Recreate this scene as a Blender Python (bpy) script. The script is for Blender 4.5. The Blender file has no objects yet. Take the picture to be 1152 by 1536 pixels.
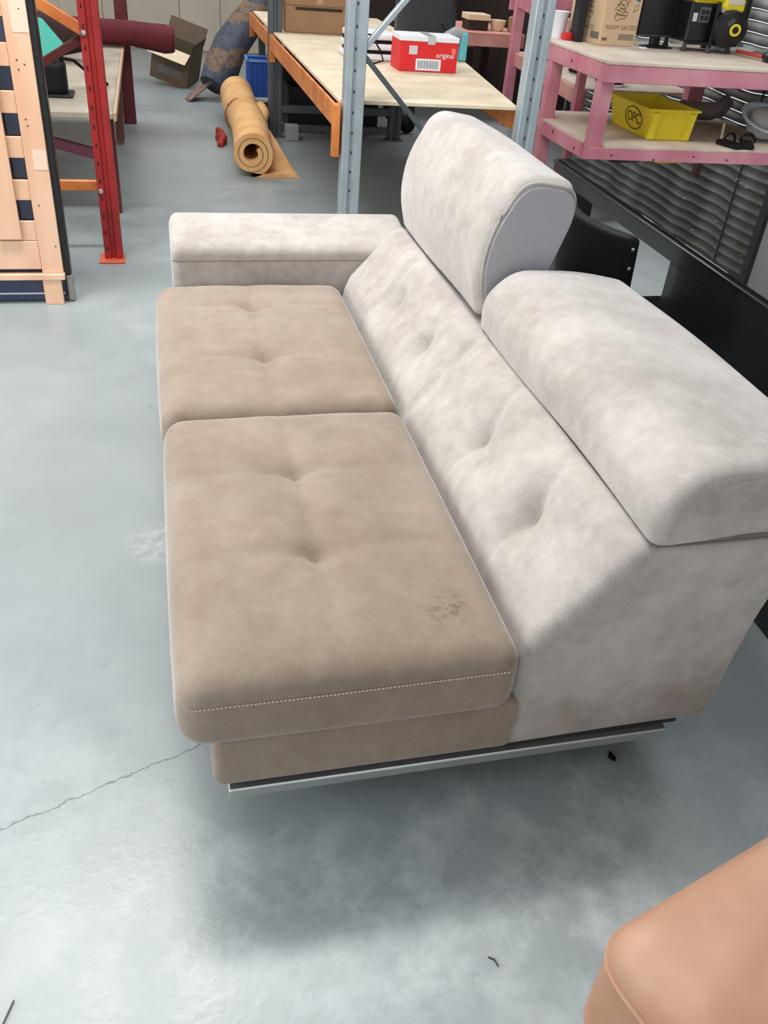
import bpy, bmesh, math, random
from mathutils import Vector, Matrix
random.seed(7)
C = bpy.context.scene.collection
PI = math.pi
# ------------------------------------------------------------------ camera
YAW, PITCH, ROLL, CAMH = math.radians(16), math.radians(34.8), math.radians(5.2), 1.6
def room(v):
    x, y, z = v
    return Vector((x*math.cos(YAW)+y*math.sin(YAW), -x*math.sin(YAW)+y*math.cos(YAW), z))
_f = Vector((0, math.cos(PITCH), -math.sin(PITCH))); _r = Vector((1, 0, 0)); _u = _r.cross(_f)
r2 = _r*math.cos(ROLL)+_u*math.sin(ROLL); u2 = _u*math.cos(ROLL)-_r*math.sin(ROLL)
cd = bpy.data.cameras.new('camera'); cam = bpy.data.objects.new('camera', cd); C.objects.link(cam)
R, U, B = room(r2), room(u2), -room(_f)
M = Matrix(((R.x, U.x, B.x, -0.0445), (R.y, U.y, B.y, -1.1056), (R.z, U.z, B.z, CAMH), (0, 0, 0, 1)))
cam.matrix_world = M
cd.sensor_fit = 'VERTICAL'; cd.sensor_height = 36; cd.lens = 30.0; cd.clip_start = 0.05
bpy.context.scene.camera = cam
# ------------------------------------------------------------------ world and light
SC = bpy.context.scene
w = bpy.data.worlds.new('world'); SC.world = w; w.use_nodes = True
w.node_tree.nodes['Background'].inputs[0].default_value = (0.88, 0.94, 1.0, 1)
w.node_tree.nodes['Background'].inputs[1].default_value = 1.3
SC.view_settings.view_transform = 'Standard'; SC.view_settings.look = 'None'
SC.view_settings.gamma = 1; SC.view_settings.use_curve_mapping = False
SC.view_settings.exposure = 0.06
SKY = 4.2      # brightness of the translucent roof panels
def area(name, loc, size, sizey, power, rot, col=(1, 1, 1)):
    l = bpy.data.lights.new(name, 'AREA'); l.shape = 'RECTANGLE'; l.size = size; l.size_y = sizey
    l.energy = power; l.color = col
    o = bpy.data.objects.new(name, l); C.objects.link(o); o.location = loc; o.rotation_euler = rot
    return o
area('bay_lamp', (-0.7, 2.1, 4.2), 2.0, 0.4, 150, (0, 0, 0), (1.0, 0.97, 0.93))
area('door_daylight', (-4.0, 0.2, 1.9), 2.6, 3.6, 150, (0, math.radians(-90), 0), (0.93, 0.97, 1.0))
# ------------------------------------------------------------------ materials
def s2l(c):
    return tuple(((v/255+0.055)/1.055)**2.4 if v/255 > 0.04045 else v/255/12.92 for v in c)
MATS = {}
def mat(name, rgb, rough=0.6, metal=0.0, var=0.0, vs=6.0, rgb2=None, bump=0.0, bs=80.0, sheen=0.0, spec=None, coat=0.0, stretch=None, emit=None, trans=0.0, det=6.0):
    if name in MATS: return MATS[name]
    m = bpy.data.materials.new(name); m.use_nodes = True; MATS[name] = m
    nt = m.node_tree; n = nt.nodes; L = nt.links; b = n['Principled BSDF']
    col = s2l(rgb)
    b.inputs['Base Color'].default_value = (*col, 1)
    b.inputs['Roughness'].default_value = rough; b.inputs['Metallic'].default_value = metal
    if spec is not None: b.inputs['Specular IOR Level'].default_value = spec
    if sheen: b.inputs['Sheen Weight'].default_value = sheen; b.inputs['Sheen Roughness'].default_value = 0.45
    if coat: b.inputs['Coat Weight'].default_value = coat; b.inputs['Coat Roughness'].default_value = 0.05
    if trans: b.inputs['Transmission Weight'].default_value = trans
    if emit: b.inputs['Emission Color'].default_value = (*col, 1); b.inputs['Emission Strength'].default_value = emit
    tc = n.new('ShaderNodeTexCoord'); mp = n.new('ShaderNodeMapping'); L.new(tc.outputs['Object'], mp.inputs[0])
    if stretch: mp.inputs['Scale'].default_value = stretch
    if var or rgb2:
        nz = n.new('ShaderNodeTexNoise'); nz.inputs['Scale'].default_value = vs; nz.inputs['Detail'].default_value = det
        L.new(mp.outputs[0], nz.inputs['Vector'])
        rp = n.new('ShaderNodeValToRGB'); rp.color_ramp.elements[0].position = 0.36; rp.color_ramp.elements[1].position = 0.64
        c2 = s2l(rgb2) if rgb2 else tuple(v*(1-var) for v in col)
        rp.color_ramp.elements[0].color = (*c2, 1); rp.color_ramp.elements[1].color = (*col, 1)
        L.new(nz.outputs['Fac'], rp.inputs[0]); L.new(rp.outputs[0], b.inputs['Base Color'])
    if bump:
        nb = n.new('ShaderNodeTexNoise'); nb.inputs['Scale'].default_value = bs; nb.inputs['Detail'].default_value = 5
        L.new(mp.outputs[0], nb.inputs['Vector'])
        bp = n.new('ShaderNodeBump'); bp.inputs['Strength'].default_value = bump; bp.inputs['Distance'].default_value = 0.004
        L.new(nb.outputs['Fac'], bp.inputs['Height']); L.new(bp.outputs[0], b.inputs['Normal'])
    return m
class G:                       # small node helper
    def __init__(s, m): s.nt = m.node_tree; s.b = s.nt.nodes['Principled BSDF']
    def n(s, t, **k):
        x = s.nt.nodes.new(t)
        for a, v in k.items(): setattr(x, a, v)
        return x
    def l(s, a, b): s.nt.links.new(a, b)
    def v(s, x, inp):
        if hasattr(x, 'links'): s.l(x, inp)
        else: inp.default_value = x
    def m(s, op, a, b=0.0, c=0.0, clamp=False):
        x = s.n('ShaderNodeMath', operation=op); x.use_clamp = clamp
        s.v(a, x.inputs[0]); s.v(b, x.inputs[1]); s.v(c, x.inputs[2]); return x.outputs[0]
    def noise(s, vec, scale, det=5, rough=0.5):
        x = s.n('ShaderNodeTexNoise'); x.inputs['Scale'].default_value = scale; x.inputs['Detail'].default_value = det
        x.inputs['Roughness'].default_value = rough; s.l(vec, x.inputs['Vector']); return x.outputs['Fac']
    def ramp(s, f, a, b): return s.m('MULTIPLY', s.m('SUBTRACT', f, a), 1.0/(b-a), clamp=True)
    def mix(s, f, c1, c2):
        x = s.n('ShaderNodeMix', data_type='RGBA'); s.v(f, x.inputs[0])
        for c, i in ((c1, 6), (c2, 7)):
            if isinstance(c, tuple): x.inputs[i].default_value = (*c, 1)
            else: s.l(c, x.inputs[i])
        return x.outputs[2]
def fabric(name, c1, c2, c3, stain=None, low=None):
    m = bpy.data.materials.new(name); m.use_nodes = True; MATS[name] = m; g = G(m)
    tc = g.n('ShaderNodeTexCoord'); O = tc.outputs['Object']
    big = g.noise(O, 5.0, 6, 0.6); fine = g.noise(O, 22.0, 6, 0.65)
    f = g.m('ADD', g.m('MULTIPLY', big, 0.6), g.m('MULTIPLY', fine, 0.4))
    col = g.mix(g.ramp(f, 0.40, 0.62), s2l(c2), s2l(c1))
    sp = g.n('ShaderNodeSeparateXYZ'); g.l(O, sp.inputs[0])
    if low:                    # browner low down, paler above: front light painted into the cloth colour
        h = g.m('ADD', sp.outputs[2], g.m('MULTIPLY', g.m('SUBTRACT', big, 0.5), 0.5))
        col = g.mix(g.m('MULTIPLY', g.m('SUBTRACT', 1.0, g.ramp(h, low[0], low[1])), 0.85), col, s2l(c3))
    else:
        col = g.mix(g.m('MULTIPLY', g.ramp(g.noise(O, 3.3, 4), 0.55, 0.72), 0.5), col, s2l(c3))
    if stain:
        for sx, sy, r, k in stain:
            dx = g.m('SUBTRACT', sp.outputs[0], sx); dy = g.m('SUBTRACT', sp.outputs[1], sy)
            d = g.m('SQRT', g.m('ADD', g.m('MULTIPLY', dx, dx), g.m('MULTIPLY', dy, dy)))
            blob = g.m('SUBTRACT', 1.0, g.ramp(d, r*0.4, r*1.3))
            brk = g.ramp(g.noise(O, 55.0, 3, 0.6), 0.47, 0.60)
            col = g.mix(g.m('MULTIPLY', g.m('MULTIPLY', blob, brk), k), col, s2l((112, 100, 90)))
    mp = g.n('ShaderNodeMapping'); g.l(O, mp.inputs[0]); mp.inputs['Rotation'].default_value = (0.5, 0.3, 0.78)
    w1 = g.n('ShaderNodeTexWave', bands_direction='X'); w1.inputs['Scale'].default_value = 75; g.l(mp.outputs[0], w1.inputs[0])
    w2 = g.n('ShaderNodeTexWave', bands_direction='Y'); w2.inputs['Scale'].default_value = 75; g.l(mp.outputs[0], w2.inputs[0])
    w1.inputs['Distortion'].default_value = 0.6; w2.inputs['Distortion'].default_value = 0.6
    wv = g.m('MULTIPLY', w1.outputs['Fac'], w2.outputs['Fac'])
    dk = g.m('SUBTRACT', 1.0, g.m('MULTIPLY', g.m('SUBTRACT', 1.0, wv), 0.13))
    mx = g.n('ShaderNodeMix', data_type='RGBA', blend_type='MULTIPLY'); mx.inputs[0].default_value = 1
    g.l(col, mx.inputs[6]); cmb = g.n('ShaderNodeCombineColor')
    for i in range(3): g.l(dk, cmb.inputs[i])
    g.l(cmb.outputs[0], mx.inputs[7]); g.l(mx.outputs[2], g.b.inputs['Base Color'])
    bp = g.n('ShaderNodeBump'); bp.inputs['Strength'].default_value = 0.22; bp.inputs['Distance'].default_value = 0.0015
    g.l(wv, bp.inputs['Height'])
    bp2 = g.n('ShaderNodeBump'); bp2.inputs['Strength'].default_value = 0.5; bp2.inputs['Distance'].default_value = 0.008
    g.l(g.noise(O, 9.0, 3), bp2.inputs['Height']); g.l(bp.outputs[0], bp2.inputs['Normal']); g.l(bp2.outputs[0], g.b.inputs['Normal'])
    g.b.inputs['Roughness'].default_value = 0.9; g.b.inputs['Specular IOR Level'].default_value = 0.15
    g.b.inputs['Sheen Weight'].default_value = 0.55; g.b.inputs['Sheen Roughness'].default_value = 0.35
    return m
# ------------------------------------------------------------------ mesh helpers
def mk(bm):
    me = bpy.data.meshes.new('mesh'); bmesh.ops.recalc_face_normals(bm, faces=bm.faces)
    bm.to_mesh(me); bm.free(); return me
def smooth(me, ang=None):
    for p in me.polygons: p.use_smooth = True
    if ang is not None:
        try: me.set_sharp_from_angle(angle=math.radians(ang))
        except Exception: pass
    return me
def put(name, me, m, parent=None, **props):
    o = bpy.data.objects.new(name, me); C.objects.link(o)
    if m: me.materials.append(m) if not me.materials else None
    if parent is not None:
        r = parent
        while r.parent: r = r.parent
        if not me.get('local'):
            me.transform(r.matrix_basis.inverted()); me['local'] = 1
        o.parent = parent
    for k, v in props.items(): o[k] = v
    return o
def thing(name, label, cat, loc=(0, 0, 0), rot=(0, 0, 0), group=None):
    o = bpy.data.objects.new(name, None); C.objects.link(o); o.empty_display_size = 0.05
    o.location = loc; o.rotation_euler = rot; o['label'] = label; o['category'] = cat
    if group: o['group'] = group
    o.matrix_basis = Matrix.LocRotScale(Vector(loc), Matrix.Identity(3) if rot == (0, 0, 0) else __import__('mathutils').Euler(rot).to_matrix(), None)
    return o
def solo(name, me, m, label, cat, group=None, rot=None):
    o = put(name, me, m); o['label'] = label; o['category'] = cat
    if group: o['group'] = group
    # origin to base centre
    xs = [v.co for v in me.vertices]
    c = Vector(((min(v.x for v in xs)+max(v.x for v in xs))/2, (min(v.y for v in xs)+max(v.y for v in xs))/2, min(v.z for v in xs)))
    me.transform(Matrix.Translation(-c)); o.location = c
    return o
def addbox(bm, x0, x1, y0, y1, z0, z1, mtx=None):
    vs = [bm.verts.new((x, y, z)) for x in (x0, x1) for y in (y0, y1) for z in (z0, z1)]
    if mtx: 
        for v in vs: v.co = mtx @ v.co
    for f in ((0, 1, 3, 2), (4, 6, 7, 5), (0, 4, 5, 1), (2, 3, 7, 6), (0, 2, 6, 4), (1, 5, 7, 3)): bm.faces.new([vs[i] for i in f])
    return vs
def box(x0, x1, y0, y1, z0, z1, bev=0.003, mtx=None, seg=1):
    bm = bmesh.new(); addbox(bm, x0, x1, y0, y1, z0, z1)
    if bev: bmesh.ops.bevel(bm, geom=list(bm.edges), offset=bev, segments=seg, affect='EDGES', profile=0.5)
    if mtx: bm.transform(mtx)
    return mk(bm)
def boxes(lst, bev=0.0):
    bm = bmesh.new()
    for b in lst: addbox(bm, *b)
    if bev: bmesh.ops.bevel(bm, geom=list(bm.edges), offset=bev, segments=1, affect='EDGES')
    return mk(bm)
def basis(p, q):
    p, q = Vector(p), Vector(q); d = (q-p).normalized()
    a = Vector((0, 0, 1)) if abs(d.z) < 0.95 else Vector((1, 0, 0))
    s = d.cross(a).normalized(); t = s.cross(d)
    return p, q, d, s, t
def bar(p, q, w, h, bev=0.002):
    """a rectangular bar from p to q: w across, h in the up-ish direction"""
    p, q, d, s, t = basis(p, q); Ln = (q-p).length
    mt = Matrix(((s.x, d.x, t.x, p.x), (s.y, d.y, t.y, p.y), (s.z, d.z, t.z, p.z), (0, 0, 0, 1)))
    return box(-w/2, w/2, 0, Ln, -h/2, h/2, bev, mt)
def tube(pts, r, seg=10, closed=False, rs=None, caps=True):
    bm = bmesh.new(); rings = []; n = len(pts); pts = [Vector(p) for p in pts]
    for i, p in enumerate(pts):
        a = pts[(i-1) % n] if (closed or i > 0) else p; b = pts[(i+1) % n] if (closed or i < n-1) else p
        d = (b-a).normalized(); up = Vector((0, 0, 1)) if abs(d.z) < 0.9 else Vector((1, 0, 0))
        s = d.cross(up).normalized(); t = s.cross(d); rr = rs[i] if rs else r
        rings.append([bm.verts.new(p+s*math.cos(2*PI*k/seg)*rr+t*math.sin(2*PI*k/seg)*rr) for k in range(seg)])
    m = n if closed else n-1
    for i in range(m):
        A, Bq = rings[i], rings[(i+1) % n]
        for k in range(seg): bm.faces.new((A[k], A[(k+1) % seg], Bq[(k+1) % seg], Bq[k]))
    if not closed and caps: bm.faces.new(rings[0]); bm.faces.new(rings[-1])
    return smooth(mk(bm), 50)
def lathe(prof, center, seg=28, mtx=None):
    """prof: (r, z) list turned about the vertical through center"""
    bm = bmesh.new(); rings = []
    for r, z in prof:
        rings.append([bm.verts.new((r*math.cos(2*PI*k/seg), r*math.sin(2*PI*k/seg), z)) for k in range(seg)] if r > 1e-5 else [bm.verts.new((0, 0, z))])
    for A, Bq in zip(rings, rings[1:]):
        for k in range(seg):
            a = [A[k % len(A)], A[(k+1) % len(A)], Bq[(k+1) % len(Bq)], Bq[k % len(Bq)]]
            a = list(dict.fromkeys(a))
            if len(a) > 2: bm.faces.new(a)
    if mtx: bm.transform(mtx)
    bm.transform(Matrix.Translation(center))
    return smooth(mk(bm), 40)
def prism(poly, a0, a1, axis='y', bev=0.0):
    """poly: 2D outline; extruded along axis from a0 to a1"""
    bm = bmesh.new()
    def P(u, v, a): return {'y': (u, a, v), 'x': (a, u, v), 'z': (u, v, a)}[axis]
    A = [bm.verts.new(P(u, v, a0)) for u, v in poly]; Bq = [bm.verts.new(P(u, v, a1)) for u, v in poly]
    n = len(poly)
    for k in range(n): bm.faces.new((A[k], A[(k+1) % n], Bq[(k+1) % n], Bq[k]))
    bm.faces.new(A); bm.faces.new(Bq)
    if bev: bmesh.ops.bevel(bm, geom=list(bm.edges), offset=bev, segments=2, affect='EDGES')
    return mk(bm)
def rbox(x0, x1, y0, y1, z0, z1, r, nx, ny, nz, deform=None, k=3):
    """soft box: rounded by r, gridded so that deform can shape it"""
    def axis(a0, a1, n):
        out = [a0 + r*(1-math.cos(PI/2*i/k)) for i in range(k)]
        out += [a0+r+(a1-a0-2*r)*i/n for i in range(n+1)]
        out += [a1 - r*(1-math.cos(PI/2*(k-1-i)/k)) for i in range(k)]
        return out
    X, Y, Z = axis(x0, x1, nx), axis(y0, y1, ny), axis(z0, z1, nz)
    bm = bmesh.new(); V = {}
    def vert(i, j, l):
        if (i, j, l) in V: return V[(i, j, l)]
        p = Vector((X[i], Y[j], Z[l]))
        c = Vector((min(max(p.x, x0+r), x1-r), min(max(p.y, y0+r), y1-r), min(max(p.z, z0+r), z1-r)))
        d = p-c
        if d.length > 1e-9: p = c+d.normalized()*r
        if deform: p = Vector(deform(p))
        V[(i, j, l)] = bm.verts.new(p); return V[(i, j, l)]
    A, Bq, D = len(X)-1, len(Y)-1, len(Z)-1
    def quad(a, b, c, d): bm.faces.new((vert(*a), vert(*b), vert(*c), vert(*d)))
    for i in range(A):
        for j in range(Bq):
            for l in (0, D): quad((i, j, l), (i+1, j, l), (i+1, j+1, l), (i, j+1, l))
        for l in range(D):
            for j in (0, Bq): quad((i, j, l), (i+1, j, l), (i+1, j, l+1), (i, j, l+1))
    for j in range(Bq):
        for l in range(D):
            for i in (0, A): quad((i, j, l), (i, j+1, l), (i, j+1, l+1), (i, j, l+1))
    return smooth(mk(bm))
def roundpoly(poly, rad, seg=5):
    out = []; n = len(poly)
    for i in range(n):
        p = Vector(poly[i]); a = Vector(poly[i-1]); b = Vector(poly[(i+1) % n])
        r = rad[i] if isinstance(rad, (list, tuple)) else rad
        if r <= 0: out.append(tuple(p)); continue
        da = (a-p); db = (b-p); t = min(r, da.length*0.48, db.length*0.48)
        s, e = p+da.normalized()*t, p+db.normalized()*t
        for q in range(seg+1):
            u = q/seg; out.append(tuple(s*(1-u)**2+p*2*u*(1-u)+e*u*u))
    return out
def resample(poly, step):
    out = []; n = len(poly)
    for i in range(n):
        a, b = Vector(poly[i]), Vector(poly[(i+1) % n]); L_ = (b-a).length
        k = max(1, int(L_/step))
        for q in range(k): out.append(tuple(a+(b-a)*q/k))
    return out
def loft(poly, y0, y1, r, ny, disp=None, k=5, step=0.02, puff=0.0):
    """soft body: outline (x,z) lofted along y with rounded ends of radius r; disp(x,y,z,nx,nz) pushes the skin"""
    poly = resample(poly, step); n = len(poly)
    ar = sum(poly[i][0]*poly[(i+1) % n][1]-poly[(i+1) % n][0]*poly[i][1] for i in range(n))
    N = []
    for i in range(n):
        a, b = Vector(poly[i-1]), Vector(poly[(i+1) % n]); d = (b-a).normalized()
        N.append(Vector((d.y, -d.x)) if ar > 0 else Vector((-d.y, d.x)))
    cx = sum(p[0] for p in poly)/n; cz = sum(p[1] for p in poly)/n
    st = []                                    # (y, inset, shrink)
    for q in range(8): st.append((y0-puff*math.sin(PI/2*(1-q/8)) if puff else y0, r, 0.0+q/8))
    for q in range(k): a = PI/2*q/k; st.append((y0+r*(1-math.sin(a)) if False else y0+r*(1-math.cos(a))*1.0, r*(1-math.sin(a)), 1))
    for q in range(ny+1): st.append((y0+r+(y1-y0-2*r)*q/ny, 0, 1))
    for q in range(k-1, -1, -1): a = PI/2*q/k; st.append((y1-r*(1-math.cos(a)), r*(1-math.sin(a)), 1))
    for q in range(7, -1, -1): st.append((y1+puff*math.sin(PI/2*(1-q/8)) if puff else y1, r, q/8))
    bm = bmesh.new(); rings = []
    for y, ins, sh in st:
        ring = []
        for (x, z), nn in zip(poly, N):
            dl = math.hypot(x-cx, z-cz); kk = max(0.1, 1-ins/max(dl, 0.05))*sh
            px, pz = cx+(x-cx)*kk, cz+(z-cz)*kk
            py = y
            if disp and sh >= 1:
                d = disp(px, y, pz, nn.x, nn.y); px += nn.x*d; pz += nn.y*d
            ring.append((px, py, pz))
        if sh == 0: rings.append([bm.verts.new((cx, y, cz))])
        else: rings.append([bm.verts.new(p) for p in ring])
    for A, Bq in zip(rings, rings[1:]):
        for i in range(n):
            f = list(dict.fromkeys([A[i % len(A)], A[(i+1) % n % len(A)], Bq[(i+1) % n % len(Bq)], Bq[i % len(Bq)]]))
            if len(f) > 2: bm.faces.new(f)
    return smooth(mk(bm))
def text(body, size, mtx, m, parent, name='lettering', extr=0.0004):
    cu = bpy.data.curves.new('t', 'FONT'); cu.body = body; cu.size = size; cu.align_x = 'CENTER'; cu.align_y = 'CENTER'; cu.extrude = extr
    o = bpy.data.objects.new('t', cu); C.objects.link(o)
    dg = bpy.context.evaluated_depsgraph_get(); me = bpy.data.meshes.new_from_object(o.evaluated_get(dg))
    bpy.data.objects.remove(o); me.transform(mtx); me.materials.clear()
    return put(name, me, m, parent)
def face_mtx(origin, right, up):
    r_, u_ = Vector(right).normalized(), Vector(up).normalized(); n_ = r_.cross(u_)
    o = Vector(origin)
    return Matrix(((r_.x, u_.x, n_.x, o.x), (r_.y, u_.y, n_.y, o.y), (r_.z, u_.z, n_.z, o.z), (0, 0, 0, 1)))
# ------------------------------------------------------------------ the room
def floor_mat():
    m = bpy.data.materials.new('painted_concrete'); m.use_nodes = True; g = G(m)
    tc = g.n('ShaderNodeTexCoord'); O = tc.outputs['Object']
    sp = g.n('ShaderNodeSeparateXYZ'); g.l(O, sp.inputs[0]); X, Y = sp.outputs[0], sp.outputs[1]
    col = g.mix(g.ramp(g.noise(O, 1.3, 5), 0.35, 0.65), s2l((136, 144, 145)), s2l((149, 157, 157)))
    # bare, chalky scuffing where the paint has worn, plus painted-in reflection towards the camera
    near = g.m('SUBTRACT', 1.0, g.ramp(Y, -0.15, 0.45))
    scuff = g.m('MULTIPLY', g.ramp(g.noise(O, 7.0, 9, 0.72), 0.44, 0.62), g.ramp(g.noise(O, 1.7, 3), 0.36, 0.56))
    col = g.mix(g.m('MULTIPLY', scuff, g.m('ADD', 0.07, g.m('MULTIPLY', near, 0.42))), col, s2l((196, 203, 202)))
    spots = g.ramp(g.noise(O, 16.0, 4, 0.6), 0.66, 0.74)
    col = g.mix(g.m('MULTIPLY', spots, 0.5), col, s2l((110, 117, 119)))
    chips = g.ramp(g.noise(O, 60.0, 3, 0.6), 0.73, 0.78)
    col = g.mix(g.m('MULTIPLY', chips, 0.5), col, s2l((205, 208, 204)))
    for cx_, cy_, r_ in ((0.524, 0.0, 0.05), (-0.12, 1.03, 0.12)):
        dx = g.m('SUBTRACT', X, cx_); dy = g.m('SUBTRACT', Y, cy_)
        d = g.m('SQRT', g.m('ADD', g.m('MULTIPLY', dx, dx), g.m('MULTIPLY', dy, dy)))
        bl = g.m('MULTIPLY', g.m('SUBTRACT', 1.0, g.ramp(d, r_*0.5, r_)), g.ramp(g.noise(O, 30.0, 5, 0.7), 0.42, 0.6))
        col = g.mix(g.m('MULTIPLY', bl, 0.35), col, s2l((205, 210, 206)))
    # the long hairline crack
    def crack(x0, y0, x1, y1, w, a):
        L_ = math.hypot(x1-x0, y1-y0); tx, ty = (x1-x0)/L_, (y1-y0)/L_
        dx = g.m('SUBTRACT', X, x0); dy = g.m('SUBTRACT', Y, y0)
        al = g.m('ADD', g.m('MULTIPLY', dx, tx), g.m('MULTIPLY', dy, ty))
        ac = g.m('ADD', g.m('MULTIPLY', dx, -ty), g.m('MULTIPLY', dy, tx))
        wob = g.m('MULTIPLY', g.m('SUBTRACT', g.noise(O, 14.0, 6, 0.7), 0.5), 0.05)
        d = g.m('ABSOLUTE', g.m('ADD', ac, wob))
        ins = g.m('MULTIPLY', g.m('GREATER_THAN', al, 0.0), g.m('LESS_THAN', al, L_))
        return g.m('MULTIPLY', g.m('MULTIPLY', g.m('SUBTRACT', 1.0, g.ramp(d, w*0.3, w)), ins), a)
    for c in CRACKS: col = g.mix(crack(*c), col, s2l((72, 80, 84)))
    g.l(col, g.b.inputs['Base Color'])
    g.l(g.m('ADD', 0.25, g.m('MULTIPLY', g.m('ADD', scuff, g.noise(O, 4.0, 4)), 0.16)), g.b.inputs['Roughness'])
    bp = g.n('ShaderNodeBump'); bp.inputs['Strength'].default_value = 0.25; bp.inputs['Distance'].default_value = 0.003
    g.l(g.noise(O, 35.0, 6, 0.6), bp.inputs['Height']); g.l(bp.outputs[0], g.b.inputs['Normal'])
    return m
CRACKS = [(-0.62, 0.03, -0.02, 0.25, 0.003, 0.8), (-0.10, -0.62, 0.35, -0.47, 0.0025, 0.35)]
XL, XR, YF, YB, ZC = -5.0, 4.2, -4.0, 11.4, 4.6
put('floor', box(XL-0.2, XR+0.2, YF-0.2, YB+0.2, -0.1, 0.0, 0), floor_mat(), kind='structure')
wallm = mat('wall_board', (188, 176, 158), 0.75, var=0.1, vs=2, bump=0.1, bs=30)
greyw = mat('wall_sheet', (196, 198, 200), 0.6, var=0.06, vs=1.5)
wb = put('wall_back', box(XL, XR, YB+0.02, YB+0.2, 0, ZC, 0), wallm, kind='structure')
x = -1.1
for k in range(4):             # sheets of the back wall, joints recessed
    for wd in (0.50, 0.92):
        if x < 3.6: put('panel', box(x+0.006, x+wd-0.006, YB, YB+0.025, 0.02, 2.7, 0.003), wallm, wb)
        x += wd
put('wall_right', boxes([(XR, XR+0.15, YF, 4.35, 0, ZC), (XR, XR+0.15, 8.05, YB+0.2, 0, ZC), (XR, XR+0.15, 4.35, 8.05, 3.3, ZC)]), greyw, kind='structure')
put('wall_left', box(XL-0.15, XL, YF, YB+0.2, 0, ZC, 0), greyw, kind='structure')
put('wall_front', boxes([(XL, -4.0, YF-0.15, YF, 0, ZC), (2.6, XR+0.15, YF-0.15, YF, 0, ZC), (-4.0, 2.6, YF-0.15, YF, 3.4, ZC)]), greyw, kind='structure')
# roof with translucent panels
strips = [(1.6, 2.8), (6.6, 8.6)]
rows = []; y = YF-0.15
for a, b in strips: rows.append((XL-0.15, XR+0.15, y, a, ZC, ZC+0.12)); y = b
rows.append((XL-0.15, XR+0.15, y, YB+0.2, ZC, ZC+0.12))
put('ceiling', boxes(rows), mat('roof_lining', (186, 188, 190), 0.8), kind='structure')
skym = mat('translucent_roof_panel', (248, 250, 255), 0.5, emit=SKY)
for i, (a, b) in enumerate(strips):
    put('window_%d' % (i+1), box(XL, XR, a, b, ZC+0.02, ZC+0.05, 0), skym, kind='structure')
# ribbed roller door in the right-hand wall
rd = put('door_1', boxes([(XR-0.03, XR+0.02, 4.36, 4.43, 0, 3.3), (XR-0.03, XR+0.02, 8.00, 8.07, 0, 3.3), (XR-0.02, XR+0.06, 4.37, 8.00, 3.2, 3.3)]), mat('galv_dark', (70, 74, 76), 0.5, 0.4), kind='structure')
slat_m = mat('door_slat_paint', (158, 160, 154), 0.55, var=0.25, vs=3, rgb2=(112, 115, 110))
sp_ = [(XR+0.035, 0.0), (XR+0.012, 0.008), (XR-0.006, 0.03), (XR-0.010, 0.05), (XR-0.004, 0.072), (XR+0.015, 0.088), (XR+0.035, 0.091), (XR+0.042, 0.05)]
def slat_mesh():
    bm = bmesh.new(); rings = []
    for j in range(91):
        y = 4.43+(8.00-4.43)*j/90
        dz = 0.006*math.sin(y*7)+0.003*math.sin(y*17+1); dx = 0.004*math.sin(y*13)
        rings.append([bm.verts.new((a+dx, y, b*0.77+dz)) for a, b in sp_])
    n = len(sp_)
    for A, Bq in zip(rings, rings[1:]):
        for i in range(n): bm.faces.new((A[i], A[(i+1) % n], Bq[(i+1) % n], Bq[i]))
    bm.faces.new(rings[0]); bm.faces.new(rings[-1]); return smooth(mk(bm), 50)
sme = slat_mesh()
put('hanging_strap', box(XR-0.022, XR-0.016, 4.80, 4.815, 0.05, 3.2, 0), mat('strap_dark', (50, 52, 50), 0.7), rd)
for k in range(43):
    o = put('slat', sme, slat_m, rd); o.location = (0, 0, 0.012+0.0735*k)
# ------------------------------------------------------------------ the sofa
FG = fabric('chenille_greige_tone', (194, 187, 180), (168, 160, 153), (150, 130, 114), low=(0.10, 0.34))
FB = fabric('chenille_browner_tone', (160, 144, 127), (144, 127, 110), (170, 156, 140), stain=[(-0.055, -1.00, 0.040, 0.8), (-0.03, -0.975, 0.03, 0.7), (-0.08, 0.12, 0.02, 0.5)])  # same cloth as FG; lighting, nap and dirt painted into a browner colour
FM = mat('grey_mesh_cloth', (176, 174, 178), 0.85, bump=0.5, bs=500, var=0.12, vs=300)
STITCH = mat('stitch_thread', (176, 158, 140), 0.8)
sofa = thing('sofa', 'greige-brown chenille sofa section with one headrest raised and one folded down', 'sofa', (0.5, 1.1, 0))
def valley(d, w): return math.exp(-abs(d)/w)
def seat(y0, y1, btn, x0=-0.082, lift=0.0):
    def df(p):
        x, y, z = p
        u = (x-x0)/(0.58-x0); v = (y-y0)/(y1-y0)
        e = max(0, min(1, 4*u*(1-u)))**0.5*max(0, min(1, 4*v*(1-v)))**0.5
        t = max(0, (z-0.34)/0.13)
        dz = t*(0.026*e+lift)
        for bx, by in btn:
            d = math.hypot(x-bx, (y-by)); dz -= t*0.036*math.exp(-d/0.035)
            dz -= t*0.011*valley(y-by, 0.014)*math.exp(-abs(x-bx)/0.22)
        # lengthwise pull through the buttons
        dz -= t*0.010*valley(x-0.225, 0.014)*e
        dz += t*0.0025*math.sin(x*31+y*9)*e
        # the front and the ends belly out
        mid = math.exp(-((z-0.37)/0.07)**2)
        if u < 0.1: x -= 0.012*mid*max(0, 4*v*(1-v))**0.3
        if v < 0.06: y -= 0.010*mid*max(0, 4*u*(1-u))**0.3
        return (x, y, z+dz)
    return rbox(x0, 0.578, y0, y1, 0.295, 0.462, 0.050, 40, 56, 5, df, 5)
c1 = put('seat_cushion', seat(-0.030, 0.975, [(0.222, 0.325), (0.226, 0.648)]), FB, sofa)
c2 = put('seat_cushion', seat(0.983, 1.945, [(0.226, 1.30), (0.226, 1.70)], -0.088, 0.004), FB, sofa)
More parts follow.
